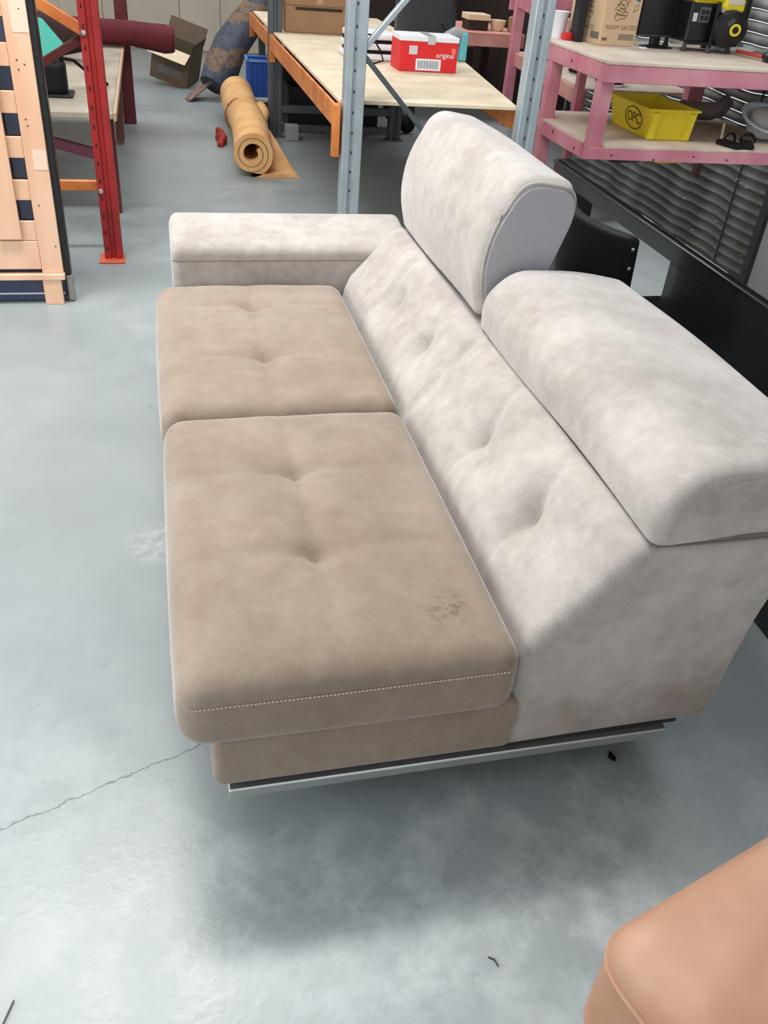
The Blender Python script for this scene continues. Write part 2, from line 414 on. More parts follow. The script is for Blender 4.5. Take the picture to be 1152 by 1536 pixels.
def dashes(pts, n, r=0.0016):
    bm = bmesh.new()
    pts = [Vector(p) for p in pts]; Ls = [(b-a).length for a, b in zip(pts, pts[1:])]; T = sum(Ls)
    def at(s):
        for a, b, l_ in zip(pts, pts[1:], Ls):
            if s <= l_: return a+(b-a)*(s/l_)
            s -= l_
        return pts[-1]
    for k in range(n):
        a, b = at(T*(k+0.15)/n), at(T*(k+0.75)/n); d = (b-a).normalized()
        s = d.cross(Vector((0, 0, 1))).normalized()*r; t = Vector((0, 0, r))
        A = [bm.verts.new(a+q) for q in (s, t, -s, -t)]; Bq = [bm.verts.new(b+q) for q in (s, t, -s, -t)]
        for i in range(4): bm.faces.new((A[i], A[(i+1) % 4], Bq[(i+1) % 4], Bq[i]))
    return mk(bm)
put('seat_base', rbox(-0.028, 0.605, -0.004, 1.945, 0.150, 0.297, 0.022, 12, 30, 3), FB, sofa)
# backrest body
prof = roundpoly([(0.585, 0.152), (0.600, 0.255), (0.583, 0.33), (0.578, 0.40), (0.600, 0.445), (0.795, 0.672), (1.17, 0.682), (1.115, 0.50), (1.078, 0.158)], [0.01, 0.03, 0.03, 0.03, 0.03, 0.02, 0.02, 0.1, 0.02])
TB = [(0.30, 0.548), (0.635, 0.548), (1.20, 0.548), (1.53, 0.548)]
def bdisp(x, y, z, nx, nz):
    if nx > -0.3 or z < 0.40 or x > 0.82: return 0
    t = max(0, min(1, (z-0.42)/0.06))*max(0, min(1, (0.69-z)/0.05))
    b0, b1 = (0.0, 0.975) if y < 0.975 else (0.985, 1.95)
    v = (y-b0)/(b1-b0); e = max(0, 4*v*(1-v))**0.35
    d = 0.030*t*e + (0.012*t if y > 1.6 else 0)
    for by, bz in TB:
        q = math.hypot(y-by, (z-bz)*1.1)
        d -= 0.058*math.exp(-q/0.040)*t
        # folds climbing to the headrest and falling to the seat
        if abs(y-by) < 0.2:
            w = (z-bz)
            d -= 0.024*valley(y-by-0.18*w*(1 if w > 0 else 1.3), 0.018)*math.exp(-abs(w)/0.09)*t
    d -= 0.007*valley(z-0.548, 0.012)*t*e
    return d
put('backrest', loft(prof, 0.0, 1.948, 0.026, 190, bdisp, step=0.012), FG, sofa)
# armrest at the far end
def adf(p):
    x, y, z = p
    if z > 0.4: z += 0.042*max(0, (z-0.45)/0.14)*max(0, min(1, (y-1.97)/0.24))+0.0*x
    return (x, y, z)
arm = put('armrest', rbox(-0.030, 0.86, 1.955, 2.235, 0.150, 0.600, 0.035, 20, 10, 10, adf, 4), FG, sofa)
put('seam', tube([(-0.028, 1.954, 0.548), (0.3, 1.9535, 0.549), (0.66, 1.9535, 0.549)], 0.003, 6), mat('seam_dark', (128, 116, 108), 0.9), arm)
# headrests
def hdisp(x, y, z, nx, nz): return 0.006*math.sin(y*7+x*3)*0.6
h2p = roundpoly([(0.792, 0.680), (0.786, 0.765), (0.86, 0.845), (1.05, 0.846), (1.205, 0.815), (1.235, 0.76), (1.19, 0.684)], [0.012, 0.05, 0.08, 0.10, 0.05, 0.04, 0.02])
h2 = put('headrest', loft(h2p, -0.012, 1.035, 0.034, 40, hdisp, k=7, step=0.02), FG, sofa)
h1p = roundpoly([(0.800, 0.684), (0.772, 0.80), (0.786, 0.93), (0.872, 1.085), (1.035, 1.062), (1.040, 0.98), (0.975, 0.78), (0.94, 0.684)], [0.015, 0.06, 0.08, 0.055, 0.045, 0.05, 0.04, 0.015])
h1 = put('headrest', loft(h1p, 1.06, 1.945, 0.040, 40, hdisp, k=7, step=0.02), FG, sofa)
def shrink(poly, k):
    cx = sum(p[0] for p in poly)/len(poly); cz = sum(p[1] for p in poly)/len(poly)
    return [(cx+(p[0]-cx)*k, cz+(p[1]-cz)*k) for p in poly]
put('side_panel', smooth(prism([(p[0]+0.010, p[1]) for p in shrink(h1p, 0.86)], 1.056, 1.075, 'y', 0.003), 40), FM, h1, label='grey ribbed side panel')
q2 = [(p[0], p[1]) for p in shrink(h2p, 0.70)]
put('side_panel', smooth(prism([(a, b) for a, b in q2], -0.0135, 0.02, 'y', 0.001), 40), FG, h2)
put('piping', tube([(a, 1.066, b) for a, b in resample([(p[0]+0.008, p[1]) for p in shrink(h1p, 0.90)], 0.02)], 0.004, 6, True), FG, h1)
put('seam', tube([(0.80, -0.002, 0.676), (0.95, -0.003, 0.677), (1.16, -0.002, 0.678)], 0.0025, 6), mat('seam_dark', (128, 116, 108), 0.9), h2)
put('stitching', dashes([(-0.062, -0.036, 0.420), (0.20, -0.040, 0.424), (0.545, -0.036, 0.424)], 80), STITCH, c1)
dk = mat('black_underframe', (42, 40, 38), 0.7)
put('underframe', box(0.0, 1.02, 0.02, 2.19, 0.132, 0.151, 0.002), dk, sofa)
chrome = mat('brushed_chrome', (196, 198, 196), 0.32, 0.85)
put('front_rail', box(0.002, 0.99, 0.004, 0.040, 0.104, 0.131, 0.003), chrome, sofa, label='chrome rail')
put('rear_rail', box(0.002, 0.99, 2.10, 2.136, 0.104, 0.131, 0.003), chrome, sofa, label='chrome rail')
for lx in (0.10, 0.88):
    for ly in (0.30, 1.95): put('leg', box(lx-0.03, lx+0.03, ly-0.03, ly+0.03, 0.0005, 0.133, 0.004), chrome, sofa)
# ------------------------------------------------------------------ tan leather ottoman at the near right
LT = mat('tan_leather', (180, 140, 114), 0.55, var=0.12, vs=7, rgb2=(166, 122, 94), bump=0.5, bs=14)
ot = thing('ottoman', 'tan leather ottoman at the near right corner of the floor', 'ottoman', (0.915, -0.70, 0), (0, 0, math.radians(17)))
def odf(p):
    x, y, z = p; r = min(1, max(abs(x)/0.34, abs(y)/0.30))
    if z > 0.2: z += 0.035*(1-r*r)+0.003*math.sin(x*23+y*17)+0.003*math.sin(y*41-x*11)
    return (x, y, z)
def localput(name, me, m, parent, **k): me['local'] = 1; return put(name, me, m, parent, **k)
localput('cushion', rbox(-0.34, 0.34, -0.28, 0.28, 0.10, 0.40, 0.065, 24, 20, 8, odf, 6), LT, ot)
localput('piping', tube([(x_, y_, 0.335) for x_, y_ in roundpoly([(-0.342, -0.282), (0.342, -0.282), (0.342, 0.282), (-0.342, 0.282)], 0.08, 6)], 0.004, 6, True), LT, ot)
for a in (-0.26, 0.26):
    for b in (-0.2, 0.2): localput('foot', lathe([(0.001, 0), (0.02, 0), (0.03, 0.11), (0.001, 0.11)], (a, b, 0.0005), 14), mat('dark_wood', (60, 42, 32), 0.5), ot)
# ------------------------------------------------------------------ black table with glass top, and the black chair
BK = mat('black_lacquer', (24, 25, 28), 0.22, coat=0.3)
def glassblack():
    m = mat('black_glass', (9, 11, 11), 0.02, spec=0.6)
    g = G(m); tc = g.n('ShaderNodeTexCoord'); O = tc.outputs['Object']
    f = g.ramp(g.noise(O, 38, 2, 0.4), 0.765, 0.78)
    g.l(g.mix(f, s2l((10, 12, 12)), s2l((190, 190, 180))), g.b.inputs['Base Color'])
    g.l(g.m('ADD', 0.02, g.m('MULTIPLY', f, 0.6)), g.b.inputs['Roughness'])
    m.node_tree.nodes['Principled BSDF'].inputs['Coat Roughness'].default_value = 0.0
    return m
tb = thing('dining_table', 'long black gloss table with a dusty black glass top behind the sofa', 'table', (2.18, 1.4, 0))
TX0, TX1, TY0, TY1 = 1.603, 2.75, 0.25, 2.487
put('apron', boxes([(TX0, TX0+0.03, TY0, TY1, 0.738, 0.792), (TX1-0.03, TX1, TY0, TY1, 0.738, 0.792), (TX0+0.03, TX1-0.03, TY1-0.03, TY1, 0.738, 0.792), (TX0+0.03, TX1-0.03, TY0, TY0+0.03, 0.738, 0.792)], 0.002), BK, tb)
put('tabletop', box(TX0-0.004, TX1+0.004, TY0-0.004, TY1+0.004, 0.792, 0.802, 0.002), BK, tb)
put('glass_top', box(TX0+0.012, TX1-0.012, TY0+0.012, TY1-0.012, 0.802, 0.810, 0.0015), glassblack(), tb)
for lx in (TX0+0.004, TX1-0.104): put('leg', box(lx, lx+0.10, TY1-0.24, TY1-0.004, 0.0005, 0.737, 0.003), BK, tb)
for lx in (TX0+0.004, TX1-0.104): put('leg', box(lx, lx+0.10, 0.35, 1.385, 0.0005, 0.737, 0.003), BK, tb, label='wide black slab leg')
tb.matrix_basis = Matrix.Translation((TX0, TY1, 0)) @ Matrix.Rotation(math.radians(-1.8), 4, 'Z') @ Matrix.Translation((-TX0, -TY1, 0)) @ tb.matrix_basis
LB = mat('black_leather', (15, 14, 15), 0.6, bump=0.3, bs=120, spec=0.25)
ch = thing('dining_chair', 'black leather dining chair tucked between the sofa back and the black table', 'chair', (1.62, 1.50, 0))
def cdf(p):
    x, y, z = p; v = (y-1.50)/0.25
    x += -0.080+0.080*(v*v)+(0.60-z)*0.10*(1 if z < 0.60 else 0.4)
    if z > 0.55: z += 0.035*max(0, (v-0.55)/0.4)**1.5*(z-0.55)/0.3
    return (x, y, z)
put('backrest', rbox(1.345, 1.392, 1.255, 1.700, 0.40, 0.858, 0.020, 4, 16, 10, cdf, 4), LB, ch)
def sdf(p): return (p[0], p[1], p[2]+(0.012*(1-((p[1]-1.55)/0.15)**2) if p[2] > 0.47 else 0))
put('seat', rbox(1.36, 1.80, 1.405, 1.70, 0.42, 0.50, 0.025, 12, 12, 3, sdf, 4), LB, ch)
for lx in (1.41, 1.77):
    for ly in (1.43, 1.67): put('leg', prism([(lx-0.02, 0.421), (lx+0.02, 0.421), (lx+0.014, 0.0005), (lx-0.014, 0.0005)], ly-0.018, ly+0.018, 'y', 0.002), BK, ch)
for zz in (0.82, 0.76, 0.66): put('stud', lathe([(0.001, 0), (0.005, 0.001), (0.006, 0.004), (0.001, 0.006)], (0, 0, 0), 10, Matrix.Translation((1.356+(0.6-zz)*0.04, 1.2535, zz)) @ Matrix.Rotation(PI/2, 4, 'X')), chrome, ch)
# ------------------------------------------------------------------ galvanised / orange pallet rack
GV = mat('galvanised_steel', (176, 186, 190), 0.42, 0.35, var=0.12, vs=9, bump=0.05, bs=60)
GD = mat('grey_steel', (92, 98, 102), 0.5, 0.4, var=0.15, vs=7)
ORG = mat('orange_enamel', (224, 140, 70), 0.45, var=0.15, vs=8, rgb2=(196, 110, 52))
PLY = mat('pale_particle_board', (226, 212, 184), 0.6, var=0.08, vs=5, rgb2=(212, 194, 162), bump=0.08, bs=90)
rack = thing('pallet_rack', 'pallet rack with galvanised uprights, orange beams and a pale board shelf', 'rack', (1.46, 5.6, 0))
def upright(x0, x1, y0, y1, h, m, parent, name='upright'):
    """C-section rack post with a folded channel down its face"""
    w_ = x1-x0; a = x0; f = y0
    poly = [(a, y1), (a, f+0.004), (a+0.004, f), (a+w_*0.34, f), (a+w_*0.40, f+0.016), (a+w_*0.60, f+0.016), (a+w_*0.66, f), (x1-0.004, f), (x1, f+0.004), (x1, y1),
            (x1-0.012, y1), (x1-0.012, y1-0.006), (x1-0.004, y1-0.006), (x1-0.004, f+0.02), (a+0.004, f+0.02), (a+0.004, y1-0.006), (a+0.012, y1-0.006), (a+0.012, y1)]
    return put(name, prism(poly, 0.008, h, 'z'), m, parent)
for (px, py, m_) in ((0.915, 3.69, GV), (1.905, 3.69, GV), (0.865, 6.62, GD), (1.905, 6.62, GD)):
    u_ = upright(px, px+0.105, py, py+0.085, 2.4, m_, rack)
    put('foot_plate', box(px-0.02, px+0.125, py-0.02, py+0.105, 0.0005, 0.008, 0.001), m_, rack)
    for k in range(10 if m_ is GV else 0): put('bolt_hole', box(px+0.047, px+0.055, py+0.0155, py+0.0175, 0.33+k*0.1, 0.345+k*0.1, 0), mat('slot_dark', (40, 44, 48), 0.8), u_)
def brace(p, q, m_, parent, w_=0.038): put('brace', bar(p, q, w_, w_*0.7, 0.003), m_, parent)
brace((1.00, 3.715, 1.03), (1.93, 3.715, 2.08), GV, rack); brace((1.00, 3.715, 1.02), (1.93, 3.715, 0.09), GD, rack, 0.036)
brace((0.95, 6.66, 1.0), (1.93, 6.66, 1.9), GD, rack)
for zz in (0.22, 0.07): put('tie_bar', box(0.96, 1.91, 6.64, 6.675, zz-0.03, zz+0.03, 0.003), GD, rack)
for bx in (0.872, 1.925):
    for (ya, yb) in ((3.78, 6.62), (6.71, 8.2)):
        b_ = put('beam', prism([(bx, 0.655), (bx, 0.765), (bx+0.02, 0.765), (bx+0.02, 0.745), (bx+0.04, 0.745), (bx+0.04, 0.655)], ya, yb, 'y', 0.002), ORG, rack)
        for ye in (ya+0.001, yb-0.006): put('end_connector', box(bx-0.005, bx+0.045, ye, ye+0.005, 0.50 if ye < 4 else 0.57, 0.77, 0.001), ORG, b_)
        if ya < 4: put('connector_hook', box(bx-0.004, bx+0.03, 3.72, 3.79, 0.51, 0.768, 0.002), ORG, b_)
put('shelf_board', prism([(0.905, 3.785), (1.92, 3.785), (2.22, 6.05), (2.22, 6.25), (0.905, 6.25)], 0.766, 0.784, 'z', 0.002), PLY, rack)
put('shelf_board', prism([(0.905, 6.253), (2.10, 6.253), (2.10, 8.2), (0.905, 8.2)], 0.766, 0.783, 'z', 0.002), PLY, rack)
put('post', box(0.95, 1.01, 8.14, 8.20, 0.0005, 0.655, 0.003), GD, rack); put('post', box(1.90, 1.96, 8.14, 8.20, 0.0005, 0.655, 0.003), GD, rack)
# on the rack
KB = mat('brown_cardboard', (158, 120, 88), 0.8, var=0.1, vs=5); KL = mat('light_cardboard', (200, 172, 136), 0.8, var=0.08, vs=4)
INK = mat('print_brown', (120, 92, 70), 0.9); INKG = mat('print_grey', (110, 104, 96), 0.9)
DKS = mat('slot_shadow', (50, 38, 30), 0.9)
cb = thing('cardboard_box', 'brown cardboard carton with a handle slot on the orange-beam rack shelf', 'box', (1.28, 6.80, 0.785))
put('carton_body', box(1.000, 1.56, 6.66, 6.98, 0.785, 0.975, 0.004), KB, cb)
put('carton_lid', box(0.995, 1.565, 6.655, 6.985, 0.975, 1.09, 0.004), KB, cb)
put('handle_slot', smooth(prism(roundpoly([(1.08, 0.945), (1.46, 0.945), (1.46, 0.965), (1.08, 0.965)], 0.01, 3), 6.655, 6.6595, 'y'), 40), DKS, cb)
put('tape', box(1.25, 1.30, 6.652, 6.9855, 0.99, 1.0915, 0.001), mat('brown_tape', (180, 146, 108), 0.3), cb)
RD = mat('red_card', (214, 36, 38), 0.5); WH = mat('white_card', (228, 230, 234), 0.5)
rb = thing('red_box', 'small red cardboard box with a white lid and a barcode label', 'box', (1.70, 5.02, 0.785))
put('carton', box(1.505, 1.895, 4.90, 5.14, 0.785, 0.960, 0.003), RD, rb)
put('lid', box(1.502, 1.898, 4.897, 5.143, 0.960, 0.990, 0.003), WH, rb)
put('tape', boxes([(1.68, 1.74, 4.8955, 5.145, 0.9905, 0.992), (1.685, 1.735, 4.8945, 4.8965, 0.945, 0.992)]), mat('clear_tape', (190, 192, 190), 0.2), rb)
put('barcode_label', box(1.615, 1.785, 4.8975, 4.8995, 0.795, 0.862, 0), WH, rb)
put('barcode', boxes([(1.63+0.0068*k, 1.63+0.0068*k+(0.002 if k % 3 else 0.004), 4.8965, 4.8974, 0.806, 0.852) for k in range(21)]), mat('barcode_ink', (96, 104, 120), 0.8), rb)
put('symbol_label', box(1.565, 1.62, 4.8975, 4.8995, 0.885, 0.935, 0), mat('label_grey', (202, 196, 200), 0.7), rb)
put('round_mark', lathe([(0.0, 0), (0.017, 0), (0.017, 0.001), (0, 0.001)], (1.865, 4.8995, 0.915), 16, Matrix.Rotation(PI/2, 4, 'X')), mat('pale_red_print', (234, 110, 104), 0.6), rb)
text('original', 0.042, face_mtx((1.81, 4.8985, 0.885), (1, 0, 0), (0, 0, 1)), WH, rb)
for k in range(3):
    solo('white_tray', rbox(1.24+0.01*k, 1.58-0.005*k, 5.30, 5.62, 0.786+0.062*k, 0.786+0.062*k+0.038, 0.012, 4, 4, 2), WH,
         ('bottom', 'middle', 'top')[k]+' white slab of the stack behind the red box', 'tray', 'white slabs stacked on the rack shelf')
    if k < 2: solo('black_spacer', box(1.26, 1.56, 5.32, 5.60, 0.825+0.062*k, 0.847+0.062*k, 0.002), LB, ('lower', 'upper')[k]+' thin black slab between the white slabs on the rack shelf', 'slab')
solo('power_cable', tube([(1.30, 5.25, 0.95), (1.38, 5.22, 0.95), (1.45, 5.22, 0.86), (1.47, 5.20, 0.80), (1.40, 5.15, 0.79), (1.30, 5.16, 0.79)], 0.006, 8), LB, 'thin black cable hanging over the stacked white slabs', 'cable')
bg = thing('black_bag', 'black padded bag standing behind the red box on the rack shelf', 'bag', (1.93, 5.75, 0.785))
def bdf(p): return (p[0]+0.01*math.sin(p[2]*20), p[1], p[2]+0.02*math.sin(p[0]*14))
put('bag_body', rbox(1.70, 2.10, 5.65, 5.88, 0.786, 1.22, 0.05, 8, 6, 8, bdf, 4), mat('black_nylon', (44, 46, 52), 0.7, bump=0.3, bs=40), bg)
put('strap', tube([(1.99, 5.64, 1.0), (2.04, 5.60, 0.93), (2.08, 5.60, 0.86), (2.10, 5.62, 0.80), (2.02, 5.60, 0.792)], 0.006, 8), LB, bg)
put('grip', tube([(1.80, 5.76, 1.215), (1.83, 5.76, 1.26), (1.95, 5.76, 1.26), (1.98, 5.76, 1.215)], 0.01, 8), LB, bg)
gn = thing('spray_nozzle', 'grey plastic nozzle with a teal end leaning on the black bag', 'nozzle', (2.12, 5.55, 0.785))
put('nozzle_body', tube([(2.00, 5.52, 0.92), (2.06, 5.52, 0.95), (2.12, 5.52, 0.945)], 0.045, 14, rs=[0.045, 0.05, 0.035]), mat('mid_grey_plastic', (150, 152, 152), 0.5), gn)
put('teal_collar', box(2.10, 2.15, 5.48, 5.56, 0.787, 0.965, 0.006), mat('teal_plastic', (104, 190, 200), 0.5), gn)
bt = thing('tool_bundle', 'black tool bundle lying on the floor under the rack', 'tools', (2.05, 7.0, 0))
put('tool_body', tube([(1.93, 7.0, 0.20), (2.0, 6.98, 0.16), (2.08, 6.95, 0.10), (2.14, 6.93, 0.07)], 0.05, 10, rs=[0.04, 0.06, 0.07, 0.05]), LB, bt)
put('tool_wheel', lathe([(0, -0.025), (0.065, -0.025), (0.072, 0), (0.065, 0.025), (0, 0.025)], (2.15, 6.94, 0.075), 18, Matrix.Rotation(PI/2, 4, 'X')), LB, bt)
put('handle', tube([(1.93, 7.0, 0.22), (2.05, 7.02, 0.2), (2.12, 7.0, 0.12), (2.2, 7.0, 0.02)], 0.012, 8), GD, bt)
for (a, b, c, d, h, l_) in ((1.06, 1.85, 6.85, 7.3, 0.36, 'large black crate under the rack shelf behind the tie bars'), (1.1, 1.8, 7.5, 8.0, 0.52, 'tall black crate under the far half of the rack')):
    k_ = thing('black_crate', l_, 'crate', ((a+b)/2, (c+d)/2, 0))
    put('crate_body', boxes([(a, b, c, d, 0.001, 0.02), (a, b, c, c+0.015, 0.02, h), (a, b, d-0.015, d, 0.02, h), (a, a+0.015, c+0.015, d-0.015, 0.02, h), (b-0.015, b, c+0.015, d-0.015, 0.02, h)]), mat('black_plastic', (18, 18, 24), 0.5), k_)
    put('crate_rim', boxes([(a-0.012, b+0.012, c-0.012, c, h-0.03, h), (a-0.012, b+0.012, d, d+0.012, h-0.03, h), (a-0.012, a, c, d, h-0.03, h), (b, b+0.012, c, d, h-0.03, h)]), mat('black_plastic', (18, 18, 24), 0.5), k_)
solo('white_block', box(0.99, 1.10, 6.50, 6.60, 0.001, 0.12, 0.004), mat('offwhite_plastic', (150, 152, 150), 0.6), 'pale block on the floor beside the grey rack post', 'block')
# blue crate on a pale slab left of the rack
sl = solo('pale_slab', box(0.80, 1.03, 7.60, 8.02, 0.10, 0.135, 0.005), mat('pale_slab', (200, 204, 204), 0.6), 'pale board under the blue crate on a dark base', 'board')
solo('plinth', box(0.81, 1.02, 7.61, 8.01, 0.001, 0.099, 0.004), mat('dark_base', (40, 42, 52), 0.7), 'dark low base on the floor under the pale board', 'base')
bc = thing('blue_crate', 'blue plastic crate with upright ribs beside the rack post', 'crate', (0.88, 7.8, 0.136))
BL = mat('blue_plastic', (40, 84, 170), 0.45)
put('crate_body', boxes([(0.80, 0.99, 7.64, 7.90, 0.136, 0.15), (0.80, 0.99, 7.64, 7.655, 0.15, 0.44), (0.80, 0.99, 7.885, 7.90, 0.15, 0.44), (0.80, 0.812, 7.655, 7.885, 0.15, 0.44), (0.978, 0.99, 7.655, 7.885, 0.15, 0.44)]), BL, bc)
for k in range(4): put('rib', box(0.81+k*0.05, 0.822+k*0.05, 7.628, 7.639, 0.14, 0.43, 0.001), BL, bc)
put('rim', boxes([(0.79, 1.0, 7.62, 7.64, 0.43, 0.45), (0.79, 1.0, 7.90, 7.915, 0.43, 0.45), (0.785, 0.80, 7.62, 7.915, 0.43, 0.45), (0.99, 1.0, 7.62, 7.90, 0.43, 0.45)]), mat('pale_blue_plastic', (120, 160, 220), 0.45), bc)
# ------------------------------------------------------------------ foam roll
FO = mat('peach_foam', (226, 180, 124), 0.85, var=0.08, vs=4, rgb2=(206, 154, 96), bump=0.2, bs=120)
fr = thing('foam_roll', 'rolled peach foam sheet tied in the middle on the floor', 'foam', (0.58, 6.6, 0))
def spiral(r0, r1, turns, th, n=90, ph=-PI/2):
    pin, pout = [], []
    for k in range(n+1):
        t = k/n; a = ph+(1-t)*(-2*PI*turns)*-1; r = r0+(r1-r0)*t
        pin.append(((r-th)*math.cos(a), (r-th)*math.sin(a))); pout.append((r*math.cos(a), r*math.sin(a)))
    return pin, pout
def foam():
    bm = bmesh.new(); pin, pout = spiral(0.068, 0.150, 2.35, 0.030)
    # tail: leaves the bottom of the roll and lies to the right
    tail = [(0.06, 0.0), (0.12, 0.0), (0.19, 0.0), (0.27, 0.0), (0.345, 0.0)]
    ys = [5.30+2.25*k/26 for k in range(27)]; rings = []
    for j, y in enumerate(ys):
        t = j/26; s = 1.04-0.18*math.exp(-((y-6.75)/0.10)**2)+0.08*t; cx = 0.590+0.10*t+0.02*math.sin(t*5); cz = 0.152*s
        wv = max(0.0, 1-((y-5.3)/1.9)) if y < 7.2 else 0.0
        lf = 0.20*max(0, min(1, (y-5.35)/1.3))**1.3 if wv > 0 else 0
        outer = [(cx+a*s, cz+b*s) for a, b in pout]; inner = [(cx+a*s, cz+b*s) for a, b in pin]
        tl_o = [(cx+a*wv, 0.001+lf*(a/0.32)**0.5) for a, _ in tail]; tl_i = [(cx+a*wv*0.93, 0.026+lf*(a/0.32)**0.5) for a, _ in tail]
        sec = outer+tl_o+tl_i[::-1]+inner[::-1]
        rings.append([bm.verts.new((p[0], y, p[1])) for p in sec])
    n = len(rings[0])
    for A, Bq in zip(rings, rings[1:]):
        for i in range(n): bm.faces.new((A[i], A[(i+1) % n], Bq[(i+1) % n], Bq[i]))
    m_ = n//2
    for rg in (rings[0], rings[-1]):
        for i in range(m_-1): bm.faces.new((rg[i], rg[i+1], rg[n-2-i], rg[n-1-i]))
    return smooth(mk(bm), 50)
put('foam_sheet', foam(), FO, fr)
put('tie_string', tube([(0.648+0.135*math.cos(2*PI*k/20), 6.75, 0.135+0.135*math.sin(2*PI*k/20)) for k in range(20)], 0.008, 6, True), mat('brown_string', (150, 96, 60), 0.8), fr)
put('curled_flap', tube([(0.78, 6.42, 0.12), (0.81, 6.52, 0.20), (0.80, 6.66, 0.22), (0.77, 6.78, 0.16)], 0.05, 12, rs=[0.03, 0.05, 0.05, 0.03]), FO, fr)
solo('red_rag', rbox(0.425, 0.475, 6.20, 6.62, 0.001, 0.06, 0.02, 4, 10, 4, lambda p: (p[0]+0.02*math.sin(p[1]*30), p[1], p[2]*(1+0.3*math.sin(p[1]*22)))), mat('red_cloth', (150, 40, 36), 0.85), 'crumpled red rag on the floor along the left of the foam roll', 'rag')
# printed cloth roll leaning behind
def printroll():
    m = mat('printed_cloth', (86, 98, 116), 0.75); g = G(m); tc = g.n('ShaderNodeTexCoord'); O = tc.outputs['Object']
    sp = g.n('ShaderNodeSeparateXYZ'); g.l(O, sp.inputs[0])
    band = g.ramp(g.m('SINE', g.m('ADD', g.m('MULTIPLY', sp.outputs[2], 17.0), g.m('MULTIPLY', g.noise(O, 5, 3), 3.0))), 0.1, 0.3)
    c = g.mix(band, s2l((74, 80, 90)), s2l((120, 98, 78)))
    c = g.mix(g.m('MULTIPLY', g.ramp(g.noise(O, 18, 4, 0.7), 0.52, 0.58), 0.7), c, s2l((52, 50, 66)))
    g.l(c, g.b.inputs['Base Color']); return m
pr_ = thing('cloth_roll', 'printed blue and tan cloth roll leaning up behind the foam roll', 'fabric roll', (0.5, 8.35, 0))
PRM = printroll()
me = tube([(0.50, 8.16, 0.135), (0.60, 8.26, 0.28), (0.70, 8.42, 0.45), (0.86, 8.48, 0.64), (1.00, 8.54, 0.82), (1.06, 8.56, 0.90)], 0.15, 20, rs=[0.13, 0.17, 0.165, 0.155, 0.12, 0.08])
put('roll', me, PRM, pr_)
put('loose_end', box(-0.16, 0.14, -0.10, 0.12, -0.012, 0.012, 0.008, Matrix.Translation((0.37, 8.18, 0.085)) @ Matrix.Rotation(math.radians(-35), 4, 'Y') @ Matrix.Rotation(math.radians(20), 4, 'Z')), mat('tan_print', (166, 132, 110), 0.8, rgb2=(92, 80, 80), vs=16), pr_)
# open carton lying behind
ob = thing('open_carton', 'open brown carton tipped over with pale flaps near the back wall', 'box', (0.16, 9.0, 0.04), (math.radians(8), math.radians(14), math.radians(-24)))
def lbox(name, b, m_, **k): return localput(name, box(*b), m_, ob, **k)
KD = mat('dull_cardboard', (104, 86, 68), 0.85, var=0.15, vs=6)
localput('carton_walls', boxes([(-0.20, 0.20, -0.17, 0.17, 0.02, 0.026), (-0.20, 0.20, -0.17, -0.164, 0.026, 0.36), (-0.20, 0.20, 0.164, 0.17, 0.026, 0.36), (-0.20, -0.194, -0.164, 0.164, 0.026, 0.36), (0.194, 0.20, -0.164, 0.164, 0.026, 0.36)]), KD, ob)
localput('flap', box(-0.20, 0.20, -0.14, 0, -0.003, 0.003, 0.001, Matrix.Translation((0, -0.170, 0.362)) @ Matrix.Rotation(math.radians(28), 4, 'X')), mat('pale_cardboard', (222, 202, 172), 0.8), ob, label='pale front flap')
localput('flap', box(-0.20, 0.20, 0, 0.17, -0.003, 0.003, 0.001, Matrix.Translation((0, 0.170, 0.362)) @ Matrix.Rotation(math.radians(65), 4, 'X')), KD, ob)
localput('flap', box(-0.17, 0, -0.17, 0.17, -0.003, 0.003, 0.001, Matrix.Translation((-0.200, 0, 0.362)) @ Matrix.Rotation(math.radians(10), 4, 'Y')), mat('pale_cardboard', (222, 202, 172), 0.8), ob, label='pale side flap')
localput('flap', box(0, 0.10, -0.17, 0.17, -0.003, 0.003, 0.001, Matrix.Translation((0.200, 0, 0.362)) @ Matrix.Rotation(math.radians(-80), 4, 'Y')), KD, ob)
localput('print', box(-0.12, 0.13, -0.1722, -0.1705, 0.10, 0.17, 0), INKG, ob)
# ------------------------------------------------------------------ pink benches on the right
PK = mat('pink_primed_timber', (214, 148, 156), 0.7, var=0.12, vs=4, rgb2=(196, 116, 132), stretch=(1, 1, 1), bump=0.2, bs=60)
PK2 = mat('pale_pink_timber', (222, 166, 150), 0.7, var=0.1, vs=5, rgb2=(206, 142, 128))
PLY2 = mat('bench_plywood', (222, 208, 190), 0.6, var=0.1, vs=4, rgb2=(204, 186, 166))
KN = mat('timber_knot', (110, 52, 50), 0.7)
b1 = thing('workbench', 'pink timber workbench with a lower shelf holding the yellow crate', 'workbench', (3.3, 4.7, 0))
X0, X1, Y0, Y1 = 2.576, 4.10, 4.10, 5.28
put('benchtop', box(X0-0.003, X1, Y0-0.003, Y1, 0.982, 1.000, 0.002), PLY2, b1)
put('front_rail', box(X0, X1, Y0, Y0+0.04, 0.885, 0.981, 0.003), PK, b1)
put('side_rail', box(X0, X0+0.04, Y0+0.041, Y1, 0.885, 0.981, 0.003), PK, b1)
put('rear_rail', box(X0+0.041, X1, Y1-0.04, Y1, 0.885, 0.981, 0.003), PK, b1)
put('side_rail', box(X1-0.04, X1, Y0+0.041, Y1-0.041, 0.885, 0.981, 0.003), PK, b1)
for (lx, ly) in ((X0+0.002, Y0+0.042), (X0+0.002, 4.93), (X1-0.09, Y0+0.042), (3.80, 5.15)):
    put('leg', box(lx+0.041 if ly < 5 and False else lx, lx+0.085, ly, ly+0.085, 0.0005, 0.884, 0.003), PK, b1)
